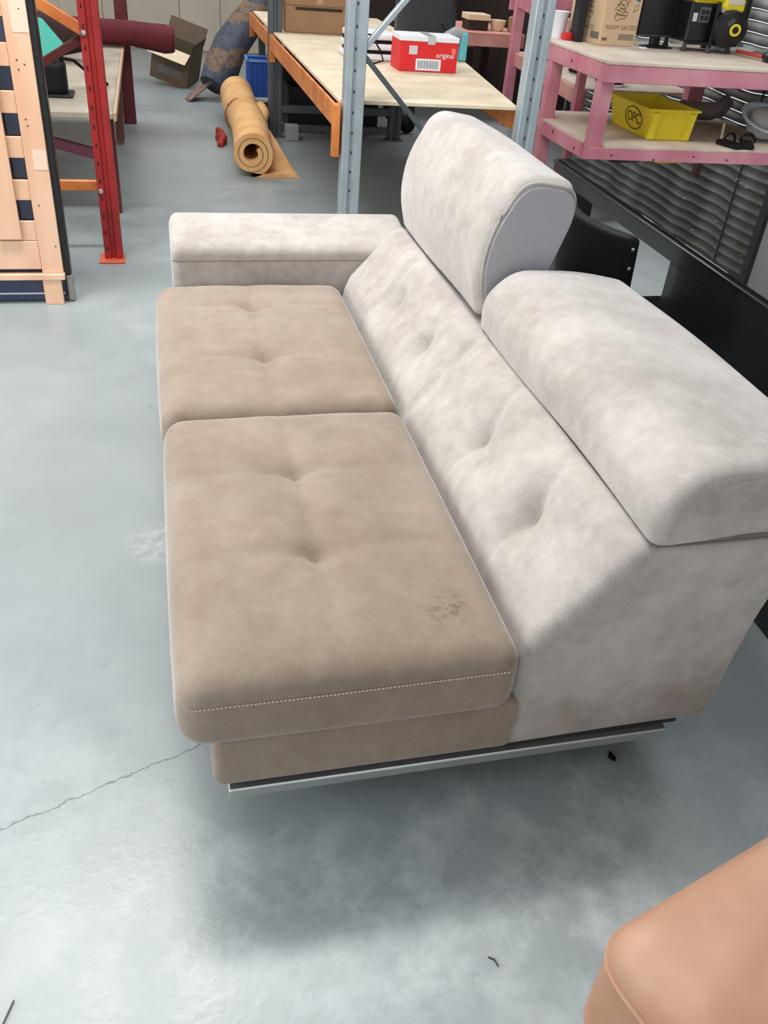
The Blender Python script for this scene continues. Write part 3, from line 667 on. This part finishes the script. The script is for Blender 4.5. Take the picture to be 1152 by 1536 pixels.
put('shelf_rail', box(X0, X1, Y0, Y0+0.04, 0.425, 0.515, 0.003), PK, b1)
put('shelf_rail', box(X0+0.001, X0+0.04, Y0+0.14, 4.92, 0.425, 0.515, 0.003), PK, b1)
put('shelf_rail', box(X0+0.1, X1, 5.235, 5.275, 0.425, 0.515, 0.003), PK2, b1)
put('lower_shelf', prism([(X0+0.09, Y0+0.001), (X1, Y0+0.001), (X1, 5.234), (X0+0.09, 5.234)], 0.516, 0.530, 'z'), PLY2, b1)
put('lower_shelf', box(X0+0.002, X0+0.088, Y0+0.13, 4.925, 0.516, 0.530, 0), PLY2, b1)
for (kx, kz) in ((2.72, 0.475), (3.02, 0.455), (3.30, 0.48), (3.55, 0.465)): put('knot', lathe([(0, 0), (0.010, 0), (0.010, 0.001), (0, 0.001)], (kx, Y0-0.0005, kz), 10, Matrix.Rotation(PI/2, 4, 'X') @ Matrix.Diagonal((1, 0.6, 1, 1))), KN, b1)
for (ky, kz) in ((4.35, 0.46), (4.72, 0.485), (4.62, 0.93)): put('knot', lathe([(0, 0), (0.012, 0), (0.012, 0.001), (0, 0.001)], (X0-0.001, ky, kz), 10, Matrix.Rotation(PI/2, 4, 'Y')), KN, b1)
b2 = thing('workbench', 'second pink timber bench standing behind the first with dark clutter on its shelf', 'workbench', (3.5, 6.4, 0))
def sk(y): return 3.03+(y-5.35)*0.105
put('leg', box(3.0, 3.06, 5.36, 5.42, 0.0005, 1.05, 0.003), PK, b2)
put('leg', box(3.235, 3.32, 7.44, 7.52, 0.0005, 1.14, 0.003), PK, b2)
put('leg', box(4.0, 4.08, 5.40, 5.48, 0.0005, 1.05, 0.003), PK, b2); put('leg', box(4.0, 4.08, 7.44, 7.52, 0.0005, 1.14, 0.003), PK, b2)
put('shelf_rail', bar((3.07, 5.40, 0.585), (3.30, 7.44, 0.585), 0.035, 0.11, 0.003), PK2, b2)
put('shelf', prism([(3.06, 5.43), (4.05, 5.43), (4.05, 7.43), (3.31, 7.43)], 0.641, 0.655, 'z'), PLY2, b2)
put('top_rail', bar((3.03, 5.43, 1.0), (3.27, 7.50, 1.06), 0.035, 0.10, 0.003), PK, b2)
put('end_rail', box(3.2, 4.05, 7.53, 7.565, 0.98, 1.09, 0.003), PK, b2)
for (y_, s_) in ((5.7, 0.10), (6.15, 0.13), (6.7, 0.11)):
    solo('black_hose_coil', tube([(3.42+s_*math.cos(a*0.7), y_+s_*1.3*math.sin(a*0.7), 0.668+0.002*a) for a in range(30)], 0.012, 8), LB, {5.7: 'nearest', 6.15: 'middle', 6.7: 'farthest'}[y_]+' black cable coil on the second pink bench shelf', 'cable', 'black cable coils on the second pink bench')
b3 = thing('workbench', 'far pale pink bench beyond the red box against the dark racking', 'workbench', (2.6, 8.0, 0))
put('front_rail', box(2.32, 3.42, 7.60, 7.64, 0.66, 0.755, 0.003), PK2, b3)
put('benchtop', box(2.32, 3.42, 7.60, 8.6, 0.756, 0.775, 0.002), PK2, b3)
for lx in (2.34, 3.33):
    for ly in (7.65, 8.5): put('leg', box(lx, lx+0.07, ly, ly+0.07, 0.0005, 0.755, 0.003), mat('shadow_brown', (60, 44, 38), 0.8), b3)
BR = mat('dark_brown_panel', (44, 30, 24), 0.8)
cp = thing('dark_cupboard', 'tall dark brown cupboard standing beyond the far pale pink bench', 'cupboard', (2.9, 10.9, 0))
put('cupboard_body', box(1.75, 4.1, 10.70, 11.3, 0.001, 2.4, 0.005), BR, cp)
for k in range(3): put('door', box(1.77+k*0.78, 2.53+k*0.78, 10.675, 10.699, 0.06, 2.35, 0.004), BR, cp)
c2_ = thing('dark_cupboard', 'dark brown cupboard along the right wall past the roller door', 'cupboard', (3.95, 9.4, 0))
put('cupboard_body', box(3.72, 4.19, 8.15, 10.60, 0.001, 2.4, 0.005), BR, c2_)
for k in range(3): put('door', box(3.70, 3.719, 8.17+k*0.81, 8.96+k*0.81, 0.06, 2.35, 0.004), BR, c2_)
for k in range(3): solo('storage_bin', box(2.2+k*0.42, 2.56+k*0.42, 9.0, 9.4, 0.001, 0.62-0.06*k, 0.01), BR, ('left', 'middle', 'right')[k]+' dark bin on the floor under the far pale bench', 'bin', 'dark bins in shadow under the far bench')
sb = thing('cream_box', 'small cream box on the far pale pink bench', 'box', (2.99, 7.8, 0.776))
CR = mat('cream_card', (226, 206, 168), 0.7)
put('box_body', box(2.89, 3.09, 7.75, 7.95, 0.777, 0.86, 0.004), BR, sb); put('lid', box(2.88, 3.10, 7.74, 7.96, 0.861, 0.91, 0.004), CR, sb)
solo('cream_bowl', lathe([(0, 0), (0.05, 0), (0.075, 0.06), (0.078, 0.09), (0.07, 0.088), (0.045, 0.01), (0, 0.01)], (3.21, 7.83, 0.777), 20), CR, 'small cream bowl right of the cream box on the far bench', 'bowl')
solo('brown_jar', lathe([(0, 0), (0.05, 0), (0.052, 0.12), (0.04, 0.13), (0, 0.13)], (3.35, 7.78, 0.777), 16), KB, 'brown jar at the right end of the far pale bench', 'jar')
# things on the first pink bench
rs = thing('snack_carton', 'tan printed carton with a round blue mark on the pink bench', 'box', (3.02, 5.05, 1.0005))
KT = mat('tan_printed_card', (206, 178, 142), 0.75, var=0.06, vs=5)
ROT = Matrix.Translation((2.865, 4.875, 0)) @ Matrix.Rotation(math.radians(9), 4, 'Z')
me = box(0, 0.285, 0, 0.40, 1.001, 1.32, 0.003, ROT); put('carton', me, KT, rs)
def onfront(x_, z_): return ROT @ Vector((x_, -0.0006, z_))
def onside(y_, z_): return ROT @ Vector((-0.0006, y_, z_))
fr_r = (ROT.to_3x3() @ Vector((1, 0, 0))); fr_s = (ROT.to_3x3() @ Vector((0, -1, 0)))
text('READY SALTED', 0.036, face_mtx(onfront(0.155, 1.108), fr_r, (0, 0, 1)), INK, rs)
text('READY SALTED', 0.036, face_mtx(onside(0.21, 1.095), fr_s, (0, 0, 1)), INKG, rs)
def fbox(x0, x1, z0, z1, m_, nm='print', side=False):
    b = box(-0.0012, -0.0004, x0, x1, z0, z1, 0, ROT) if side else box(x0, x1, -0.0012, -0.0004, z0, z1, 0, ROT)
    return put(nm, b, m_, rs)
for k in range(16): fbox(0.145+k*0.0078, 0.149+k*0.0078, 1.035, 1.072, INKG, 'barcode_bar')
fbox(0.015, 0.055, 1.03, 1.048, INK); fbox(0.02, 0.12, 1.035, 1.075, INKG, side=True); fbox(0.33, 0.38, 1.03, 1.055, INKG, side=True)
BLM = mat('blue_print', (70, 104, 128), 0.8)
for mt_ in (Matrix.Translation(onfront(0.25, 1.285)) @ ROT.to_3x3().to_4x4() @ Matrix.Rotation(PI/2, 4, 'X'), Matrix.Translation(onside(0.03, 1.30)) @ ROT.to_3x3().to_4x4() @ Matrix.Rotation(-PI/2, 4, 'Y')):
    put('round_mark', lathe([(0, 0), (0.024, 0), (0.024, 0.0006), (0, 0.0006)], (0, 0, 0), 18, mt_), BLM, rs)
for k in range(5):   # loose sketch of a potato-crisp pile: plain strokes
    cx_, cz_ = 0.13+0.012*math.sin(k*2.1), 1.17+k*0.024
    put('sketch_stroke', tube([onfront(cx_+0.045*math.cos(a*PI/6), cz_+0.018*math.sin(a*PI/6)+0.01*math.cos(a*1.3+k)) for a in range(12)], 0.0022, 4, True), INK, rs)
    put('sketch_stroke', tube([onside(0.20+0.07*math.cos(a*PI/6), cz_+0.018*math.sin(a*PI/6)+0.01*math.cos(a*1.3+k)) for a in range(12)], 0.0022, 4, True), INKG, rs)
put('arrow_mark', tube([onfront(0.225, 1.20), onfront(0.235, 1.235), onfront(0.26, 1.25), onfront(0.255, 1.215), onfront(0.225, 1.20)], 0.002, 4), INK, rs)
BP = mat('black_plastic_gloss', (20, 20, 22), 0.35)
mo = thing('monitor', 'black flat monitor on a splayed stand between the tan carton and generator', 'monitor', (3.32, 4.93, 1.0005))
MT = Matrix.Translation((3.33, 4.95, 0)) @ Matrix.Rotation(math.radians(6), 4, 'Z')
put('screen', box(-0.160, 0.115, 0.02, 0.05, 1.065, 1.38, 0.008, MT), BP, mo)
put('bezel', box(-0.162, 0.117, 0.012, 0.020, 1.062, 1.075, 0.002, MT), mat('dark_grey_plastic', (60, 58, 58), 0.5), mo)
put('stand_neck', box(-0.02, 0.05, 0.03, 0.07, 1.012, 1.10, 0.006, MT), BP, mo)
put('stand_foot', lathe([(0, 0), (0.125, 0), (0.13, 0.006), (0.06, 0.016), (0, 0.02)], (0, 0, 0), 24, MT @ Matrix.Translation((0, 0.0, 1.001)) @ Matrix.Diagonal((1, 0.62, 1, 1))), BP, mo)
solo('white_tag', box(3.14, 3.185, 4.80, 4.835, 1.001, 1.012, 0.002), WH, 'small white tag lying at the foot of the monitor stand', 'tag')
# generator
ge = thing('generator', 'yellow and black portable generator standing on the pink bench', 'generator', (3.66, 4.95, 1.0005))
YL = mat('yellow_enamel', (238, 214, 40), 0.35, var=0.05, vs=4)
gm = Matrix.Translation((3.462, 4.80, 0)) @ Matrix.Rotation(math.radians(4), 4, 'Z') @ Matrix.Diagonal((1.17, 1, 1, 1))
def gb(nm, b, m_, bev=0.006, **k): return put(nm, box(*b, bev, gm), m_, ge, **k)
gb('engine_block', (0.0, 0.20, 0.02, 0.30, 1.055, 1.30), BP, 0.012)
gb('fuel_tank', (-0.005, 0.22, 0.0, 0.30, 1.285, 1.345), YL, 0.025)
gb('shroud', (0.19, 0.345, -0.01, 0.28, 1.235, 1.335), YL, 0.022, label='yellow engine shroud')
gb('shroud_label', (0.215, 0.315, -0.0125, -0.0105, 1.29, 1.335), mat('label_pale', (214, 206, 190), 0.6), 0)
gb('air_cleaner', (0.345, 0.41, 0.02, 0.26, 1.13, 1.345), BP, 0.02)
gb('socket_panel', (0.055, 0.125, 0.012, 0.019, 1.175, 1.265), mat('panel_grey', (84, 90, 90), 0.4), 0.002)
gb('rating_label', (0.018, 0.045, 0.014, 0.019, 1.18, 1.23), mat('label_grey', (202, 196, 200), 0.7), 0)
for i, (a, b) in enumerate(((0.062, 1.225), (0.092, 1.225), (0.062, 1.19), (0.092, 1.19))): gb('socket', (a, a+0.022, 0.008, 0.0115, b, b+0.026), BP, 0.001)
gb('frame_leg', (0.145, 0.168, -0.022, 0.0, 1.03, 1.30), mat('frame_black', (30, 34, 36), 0.4, 0.3), 0.004)
gb('frame_rail', (0.0, 0.34, -0.018, -0.002, 1.045, 1.062), mat('frame_black', (30, 34, 36), 0.4, 0.3), 0.004)
def gl(nm, prof, c, m_, seg=24): return put(nm, lathe(prof, (0, 0, 0), seg, gm @ Matrix.Translation(c) @ Matrix.Rotation(PI/2, 4, 'X')), m_, ge)
rc = gl('recoil_starter', [(0, 0), (0.105, 0), (0.115, 0.02), (0.105, 0.05), (0.075, 0.065), (0.04, 0.068), (0, 0.068)], (0.248, -0.02+0.005, 1.15), BP, 30)
put('starter_ring', lathe([(0.022, 0), (0.037, 0), (0.037, 0.006), (0.022, 0.006)], (0, 0, 0), 24, gm @ Matrix.Translation((0.258, -0.083, 1.15)) @ Matrix.Rotation(PI/2, 4, 'X')), YL, rc)
put('starter_hub', lathe([(0, 0), (0.022, 0), (0.022, 0.004), (0, 0.004)], (0, 0, 0), 20, gm @ Matrix.Translation((0.258, -0.083, 1.15)) @ Matrix.Rotation(PI/2, 4, 'X')), BP, rc)
for k in range(6):
    a = PI*0.62+k*0.14
    put('vent_slot', bar(gm @ Vector((0.258+0.048*math.cos(a), -0.0855, 1.15+0.048*math.sin(a))), gm @ Vector((0.258+0.075*math.cos(a), -0.083, 1.15+0.075*math.sin(a))), 0.004, 0.004, 0), mat('vent_grey', (110, 110, 108), 0.5), rc)
gb('crankcase', (0.20, 0.36, 0.0, 0.27, 1.05, 1.24), BP, 0.02)
put('spark_plug', lathe([(0, 0), (0.012, 0), (0.012, 0.03), (0, 0.03)], (0, 0, 0), 12, gm @ Matrix.Translation((0.178, -0.005, 1.255)) @ Matrix.Rotation(PI/2, 4, 'X')), chrome, ge)
RB = mat('rubber_foot', (70, 66, 62), 0.8)
for (a, b) in ((0.02, 0.04), (0.155, -0.01), (0.29, -0.01), (0.02, 0.27), (0.29, 0.27)):
    put('foot', lathe([(0, 0), (0.018, 0), (0.02, 0.012), (0.012, 0.026), (0.012, 0.055), (0, 0.055)], (0, 0, 0), 14, gm @ Matrix.Translation((a, b, 1.001))), RB, ge)
rb2 = thing('red_mallet', 'orange-red handled rubber mallet beside the generator', 'mallet', (3.88, 4.55, 1.0005))
put('handle', bar((3.865, 4.80, 1.024), (3.875, 4.47, 1.028), 0.032, 0.022, 0.006), mat('red_orange_paint', (188, 62, 40), 0.45), rb2)
put('rubber_head', lathe([(0, 0), (0.026, 0), (0.03, 0.008), (0.03, 0.052), (0.026, 0.06), (0, 0.06)], (0, 0, 0), 20, Matrix.Translation((3.875, 4.48, 1.031)) @ Matrix.Rotation(PI/2, 4, 'X')), BP, rb2)
solo('round_tray', lathe([(0, 0), (0.165, 0), (0.17, 0.01), (0.16, 0.03), (0, 0.032)], (4.0, 5.09, 1.001), 32), mat('white_enamel', (222, 230, 232), 0.35), 'large white round tray lying behind the mallet on the pink bench', 'tray')
gdk = thing('metal_stand', 'brown post on a grey round base at the right end of the pink bench', 'stand', (4.0, 5.1, 1.034))
put('base_disc', lathe([(0, 0), (0.075, 0), (0.08, 0.01), (0.06, 0.025), (0, 0.028)], (4.0, 5.08, 1.034), 24), mat('grey_metal', (130, 132, 134), 0.4, 0.6), gdk)
put('post', bar((4.0, 5.08, 1.06), (4.0, 5.10, 1.5), 0.05, 0.05, 0.004), mat('brown_post', (86, 56, 46), 0.6), gdk)
wt = thing('white_tub', 'white tub beside a black case at the left end of the pink bench', 'tub', (2.70, 5.19, 1.0005))
put('tub_body', lathe([(0, 0), (0.05, 0), (0.062, 0.15), (0.066, 0.16), (0.05, 0.155), (0.045, 0.02), (0, 0.015)], (2.69, 5.19, 1.001), 22), WH, wt)
solo('red_tin', rbox(2.69, 2.75, 5.05, 5.12, 1.001, 1.045, 0.008, 2, 2, 2), RD, 'small red tin at the left edge of the pink bench', 'tin')
solo('black_case', box(2.74, 2.80, 4.99, 5.09, 1.001, 1.30, 0.006, None, 2), BP, 'slim upright black case left of the tan carton', 'case')
# yellow crate
yc = thing('yellow_crate', 'yellow plastic stacking crate with round lettered mark on the lower shelf', 'crate', (3.22, 4.6, 0.531))
YP = mat('yellow_plastic', (244, 220, 44), 0.4, var=0.04, vs=3)
def crate():
    bm = bmesh.new(); z0, z1 = 0.532, 0.708
    def ring(a, z): x0, x1, y0, y1 = 3.065-a, 3.345+a, 4.32-a, 4.84+a; return [bm.verts.new(p) for p in ((x0, y0, z), (x1, y0, z), (x1, y1, z), (x0, y1, z))]
    rs_ = [ring(0, z0), ring(0.032, z1), ring(0.047, z1), ring(0.047, z1+0.014), ring(0.026, z1+0.014), ring(-0.006, z0+0.008)]
    for A, Bq in zip(rs_, rs_[1:]):
        for i in range(4): bm.faces.new((A[i], A[(i+1) % 4], Bq[(i+1) % 4], Bq[i]))
    bm.faces.new(rs_[0]); bm.faces.new(rs_[-1])
    bmesh.ops.bevel(bm, geom=list(bm.edges), offset=0.004, segments=2, affect='EDGES')
    return smooth(mk(bm), 35)
put('crate_body', crate(), YP, yc)
def lean(y): return 0
for (a, b, z0, z1) in ((3.05, 3.10, 0.535, 0.70), (3.315, 3.36, 0.535, 0.70), (3.14, 3.152, 0.65, 0.70), (3.20, 3.212, 0.65, 0.70), (3.26, 3.272, 0.65, 0.70)):
    p_ = [(4.320, z0), (4.320-0.018-(0.006 if z0 > 0.6 else 0), z0), (4.280-0.010, z1), (4.295, z1)]
    put('end_rib', prism(p_, a, b, 'x', 0.002), YP, yc)
for k, zz in enumerate((0.62,)): put('grip_slot', box(3.15, 3.26, 4.862, 4.866, 0.66, 0.69, 0.001), YP, yc)
tl = math.atan2(0.032, 0.176)
sd = face_mtx((3.0475, 4.52, 0.628), (0, -1, 0), (-math.sin(tl), 0, math.cos(tl)))
MK = mat('marker_black', (70, 44, 20), 0.7)
put('painted_ring', tube([sd @ Vector((0.118*math.cos(2*PI*k/32), 0.068*math.sin(2*PI*k/32), 0.0015)) for k in range(32)], 0.0035, 5, True), MK, yc)
text('OPC', 0.10, sd @ Matrix.Translation((0, 0, 0.001)) @ Matrix.Diagonal((0.92, 0.9, 1, 1)), MK, yc, extr=0.001)
# on the lower shelf beyond the crate
bs_ = thing('white_basin', 'white enamel basin lying on the right of the pink lower shelf', 'basin', (3.92, 4.42, 0.531))
put('basin_body', lathe([(0, 0), (0.12, 0), (0.19, 0.085), (0.215, 0.092), (0.215, 0.100), (0.185, 0.098), (0.115, 0.012), (0, 0.012)], (4.0, 4.47, 0.582), 36, Matrix.Rotation(math.radians(22), 4, 'X') @ Matrix.Diagonal((0.85, 0.85, 1, 1))), mat('white_enamel', (222, 230, 232), 0.35), bs_)
put('inner_drum', lathe([(0, 0), (0.10, 0), (0.105, 0.09), (0.06, 0.12), (0, 0.12)], (4.0, 4.47, 0.600), 26, Matrix.Rotation(math.radians(22), 4, 'X')), mat('pale_drum', (196, 196, 188), 0.5), bs_)
pp = thing('flue_pipe', 'grey metal pipe elbow on the shelf behind the white basin', 'pipe', (3.75, 4.85, 0.531))
put('pipe', tube([(3.70, 5.05, 0.60), (3.78, 4.98, 0.61), (3.84, 4.90, 0.62), (3.91, 4.88, 0.64), (3.98, 4.92, 0.69)], 0.06, 18, rs=[0.06, 0.06, 0.06, 0.058, 0.05], caps=True), mat('dull_metal', (136, 130, 130), 0.5, 0.0, var=0.2, vs=8), pp)
put('collar', tube([(3.695, 5.055, 0.60), (3.72, 5.03, 0.602)], 0.067, 18), mat('grey_metal', (130, 132, 134), 0.4, 0.6), pp)
sh = thing('black_sandals', 'black strappy rubber sandals hanging over the pink shelf edge', 'sandals', (3.60, 4.17, 0.531))
for (dx, ry) in ((0, 0.3), (0.085, -0.5)):
    mt_ = Matrix.Translation((3.60+dx*1.3, 4.165, 0.551)) @ Matrix.Rotation(ry, 4, 'Z') @ Matrix.Diagonal((1.3, 1.2, 1.15, 1))
    s_ = rbox(-0.032, 0.032, -0.06, 0.09, -0.016, 0.012, 0.010, 3, 6, 2); s_.transform(mt_); put('sole', s_, LB, sh)
    put('strap', tube([mt_ @ Vector((0.035*math.cos(a*PI/8), 0.02+0.01*a/8, 0.01+0.045*math.sin(a*PI/8))) for a in range(9)], 0.009, 8), LB, sh)
put('pale_strap', bar((3.60, 4.30, 0.54), (3.605, 4.32, 0.645), 0.02, 0.006, 0.001), CR, sh)
# ------------------------------------------------------------------ left: red rack, bench, pallet
RE = mat('red_enamel', (176, 40, 36), 0.45, var=0.12, vs=6, rgb2=(150, 30, 30))
rr = thing('red_rack_frame', 'red steel rack upright with orange bracing left of the sofa', 'rack', (-0.32, 3.6, 0))
u_ = upright(-0.362, -0.270, 3.55, 3.63, 2.3, RE, rr)
for k in range(26): put('bolt_hole', prism(roundpoly([(-0.349, 0.055+k*0.085), (-0.339, 0.055+k*0.085), (-0.341, 0.077+k*0.085), (-0.347, 0.077+k*0.085)], 0.002, 2), 3.5485, 3.5505, 'y'), mat('slot_red_dark', (60, 14, 12), 0.8), u_)
put('foot_plate', box(-0.39, -0.262, 3.50, 3.64, 0.0005, 0.010, 0.002), mat('orange_red_enamel', (206, 98, 62), 0.5), rr)
put('tie_bar', box(-1.20, -0.335, 3.632, 3.66, 0.335, 0.385, 0.003), ORG, rr, label='orange tie bar')
put('brace', bar((-0.335, 3.645, 1.05), (-1.18, 3.645, 1.52), 0.03, 0.05, 0.003), ORG, rr, label='orange diagonal brace')
put('brace', bar((-0.335, 3.66, 1.04), (-1.18, 3.66, 0.55), 0.02, 0.04, 0.003), mat('dark_red_steel', (84, 30, 26), 0.6), rr, label='dark diagonal brace')
for zz in (1.062, 0.358): put('bolt', lathe([(0, 0), (0.012, 0), (0.012, 0.006), (0, 0.009)], (0, 0, 0), 12, Matrix.Translation((-0.347, 3.549, zz)) @ Matrix.Rotation(PI/2, 4, 'X')), chrome, rr)
upright(-1.27, -1.18, 3.55, 3.63, 2.3, RE, rr)
bn = thing('low_bench', 'board-topped bench with a maroon post beyond the red upright', 'bench', (-0.8, 5.6, 0))
BW = mat('worn_board', (178, 168, 150), 0.6, var=0.12, vs=4, rgb2=(152, 140, 122))
MR = mat('maroon_steel', (96, 28, 36), 0.5)
put('benchtop', box(-1.60, -0.28, 4.20, 7.15, 0.570, 0.600, 0.003), BW, bn)
put('edge_strip', box(-0.279, -0.262, 4.20, 6.96, 0.560, 0.602, 0.002), mat('pale_edge', (190, 160, 130), 0.7), bn)
put('post', box(-0.315, -0.215, 6.965, 7.05, 0.0005, 1.9, 0.004), MR, bn)
put('leg', box(-0.37, -0.29, 4.40, 4.48, 0.0005, 0.57, 0.003), MR, bn); put('leg', box(-1.5, -1.42, 4.40, 4.48, 0.0005, 0.57, 0.003), MR, bn); put('leg', box(-1.5, -1.42, 6.96, 7.04, 0.0005, 0.57, 0.003), MR, bn)
put('lower_rail', bar((-1.42, 5.60, 0.30), (-0.33, 4.50, 0.30), 0.04, 0.06, 0.003), mat('pink_purple_rail', (136, 70, 90), 0.6), bn)
put('support', prism([(6.2, 0.02), (6.35, 0.02), (6.9, 0.56), (6.5, 0.56)], -0.36, -0.30, 'x', 0.003), mat('brown_leg', (96, 52, 40), 0.6), bn)
mc = thing('cloth_roll', 'thick maroon cloth roll lying across the bench and sticking out past it', 'fabric roll', (-0.4, 6.85, 0.6))
MC = mat('maroon_cloth', (98, 24, 34), 0.85, var=0.3, vs=9, bump=0.5, bs=25)
put('roll', tube([(-1.2, 6.82, 0.70), (-0.5, 6.82, 0.70), (-0.2, 6.80, 0.70), (-0.05, 6.78, 0.685), (0.06, 6.77, 0.675), (0.115, 6.77, 0.67)], 0.09, 20, rs=[0.09, 0.092, 0.09, 0.097, 0.105, 0.095]), MC, mc)
put('roll_core', tube([(0.10, 6.77, 0.672), (0.125, 6.77, 0.67)], 0.035, 14), mat('maroon_dark', (50, 14, 20), 0.9), mc)
put('frayed_edge', tube([(0.118+0.006*math.sin(k*3), 6.77+0.068*math.cos(2*PI*k/22), 0.672+0.075*math.sin(2*PI*k/22)+0.005*math.sin(k*5)) for k in range(22)], 0.014, 6, True), MC, mc)
solo('dark_bundle', tube([(-1.15, 6.1, 0.72), (-0.9, 6.05, 0.76), (-0.68, 6.0, 0.76), (-0.5, 6.0, 0.74)], 0.1, 14, rs=[0.09, 0.13, 0.14, 0.08]), mat('dark_brown_cloth', (46, 24, 20), 0.9, bump=0.5, bs=18), 'dark brown cloth bundle heaped on the bench behind the red upright', 'bundle')
solo('teal_folder', prism([(-0.66, 0.782), (-0.66, 1.0), (-0.63, 0.99), (-0.535, 0.875), (-0.56, 0.80), (-0.60, 0.782)], 4.66, 4.67, 'y', 0.001), mat('teal_sheet', (82, 186, 168), 0.6), 'teal plastic sheet standing on the black power tool by the orange brace', 'sheet')
dt = thing('power_tool', 'black power tool with a curved cable on the near end of the bench', 'tool', (-0.66, 4.8, 0.601))
put('tool_body', rbox(-0.70, -0.54, 4.62, 4.76, 0.602, 0.78, 0.03, 4, 4, 4), LB, dt)
put('tool_base', box(-0.72, -0.51, 4.58, 4.78, 0.601, 0.615, 0.004), BP, dt)
put('handle', tube([(-0.66, 4.69, 0.77), (-0.64, 4.69, 0.84), (-0.58, 4.69, 0.85), (-0.55, 4.69, 0.78)], 0.015, 8), LB, dt)
put('cable', tube([(-0.56, 4.72, 0.79), (-0.50, 4.8, 0.77), (-0.44, 4.9, 0.70), (-0.36, 4.95, 0.66), (-0.33, 5.0, 0.615)], 0.010, 8), LB, dt)
# pallet and wrapped panel behind it
WD = mat('fresh_pine', (236, 192, 160), 0.6, var=0.05, vs=3, rgb2=(224, 174, 138), stretch=(3, 3, 0.5), bump=0.1, bs=40)
pa = thing('wooden_pallet', 'pale pine pallet standing on its edge at the left of the picture', 'pallet', (-0.9, 2.97, 0), (0, math.radians(1.3), 0))
put('stile', box(-0.603, -0.512, 2.960, 2.978, 0.145, 1.62, 0.002), WD, pa)
for x_ in (-0.760, -0.905, -1.05, -1.195): put('stile', box(x_, x_+0.095, 2.944, 2.9595, 0.305 if x_ > -0.8 else 0.285, 1.62, 0.002), WD, pa)
for k in range(8): put('cross_board', box(-1.30, -0.604 if k else -0.604, 2.962, 2.978, 0.470+0.175*(k-1)+0.001, 0.555+0.175*(k-1), 0.002), WD, pa)
put('base_board', box(-1.30, -0.604, 2.960, 2.978, 0.165, 0.293, 0.002), WD, pa)
put('bottom_rail', box(-1.30, -0.508, 2.945, 2.985, 0.118, 0.144, 0.002), WD, pa)
for x_ in (-0.607, -0.96, -1.30): put('foot', box(x_, x_+0.08, 2.95, 2.98, 0.0005, 0.117, 0.002), WD, pa)
NK = mat('nail_dark', (70, 56, 44), 0.6)
for (a, b) in ((-0.575, 1.02), (-0.548, 1.005), (-0.573, 0.985), (-0.575, 0.80), (-0.571, 0.775), (-0.575, 0.45), (-0.53, 0.27), (-0.54, 1.2)):
    put('nail', lathe([(0, 0), (0.004, 0), (0.003, 0.002), (0, 0.002)], (0, 0, 0), 8, Matrix.Translation((a, 2.9605, b)) @ Matrix.Rotation(PI/2, 4, 'X')), NK, pa)
CT = mat('clear_packing_tape', (238, 206, 180), 0.12)
put('tape', box(-0.575, -0.5125, 2.9585, 2.9598, 1.12, 1.30, 0), CT, pa); put('tape', box(-0.57, -0.515, 2.9585, 2.9598, 0.60, 0.68, 0), CT, pa)
wp = thing('wrapped_panel', 'dark blue panel in clear plastic wrap standing behind the pine pallet', 'panel', (-0.9, 3.05, 0), (0, math.radians(1.3), 0))
NV = mat('navy_panel', (44, 52, 84), 0.25, coat=0.5, var=0.3, vs=5)
put('panel_body', box(-1.35, -0.497, 2.990, 3.050, 0.003, 1.62, 0.004), NV, wp)
put('edge_wrap', box(-0.52, -0.483, 2.987, 3.056, 0.02, 1.625, 0.006), mat('black_wrap', (26, 24, 26), 0.3, bump=0.8, bs=30), wp, label='black wrapped edge with shiny creases')
put('plastic_hem', box(-1.35, -0.52, 2.9865, 2.9895, 0.036, 0.044, 0.001), mat('white_hem', (200, 206, 214), 0.3), wp)
put('corner_block', box(-0.506, -0.480, 2.985, 3.03, 0.004, 0.125, 0.003), mat('grey_board', (150, 146, 140), 0.7), wp)
# small litter on the floor
solo('black_plastic_scrap', prism([(0.893, 0.045), (0.905, 0.062), (0.912, 0.040), (0.904, 0.03)], 0.0004, 0.004, 'z'), BP, 'tiny black scrap on the floor just in front of the sofa rail', 'scrap')
solo('twig', tube([(-0.42, -0.34, 0.003), (-0.395, -0.27, 0.003)], 0.0015, 6), mat('twig_grey', (96, 98, 96), 0.8), 'thin dark twig on the pale floor at lower left', 'twig')
solo('black_thread', tube([(0.455, -0.355, 0.002), (0.465, -0.362, 0.002), (0.468, -0.375, 0.002)], 0.0015, 6), BP, 'short black thread on the floor beside the tan ottoman', 'thread')
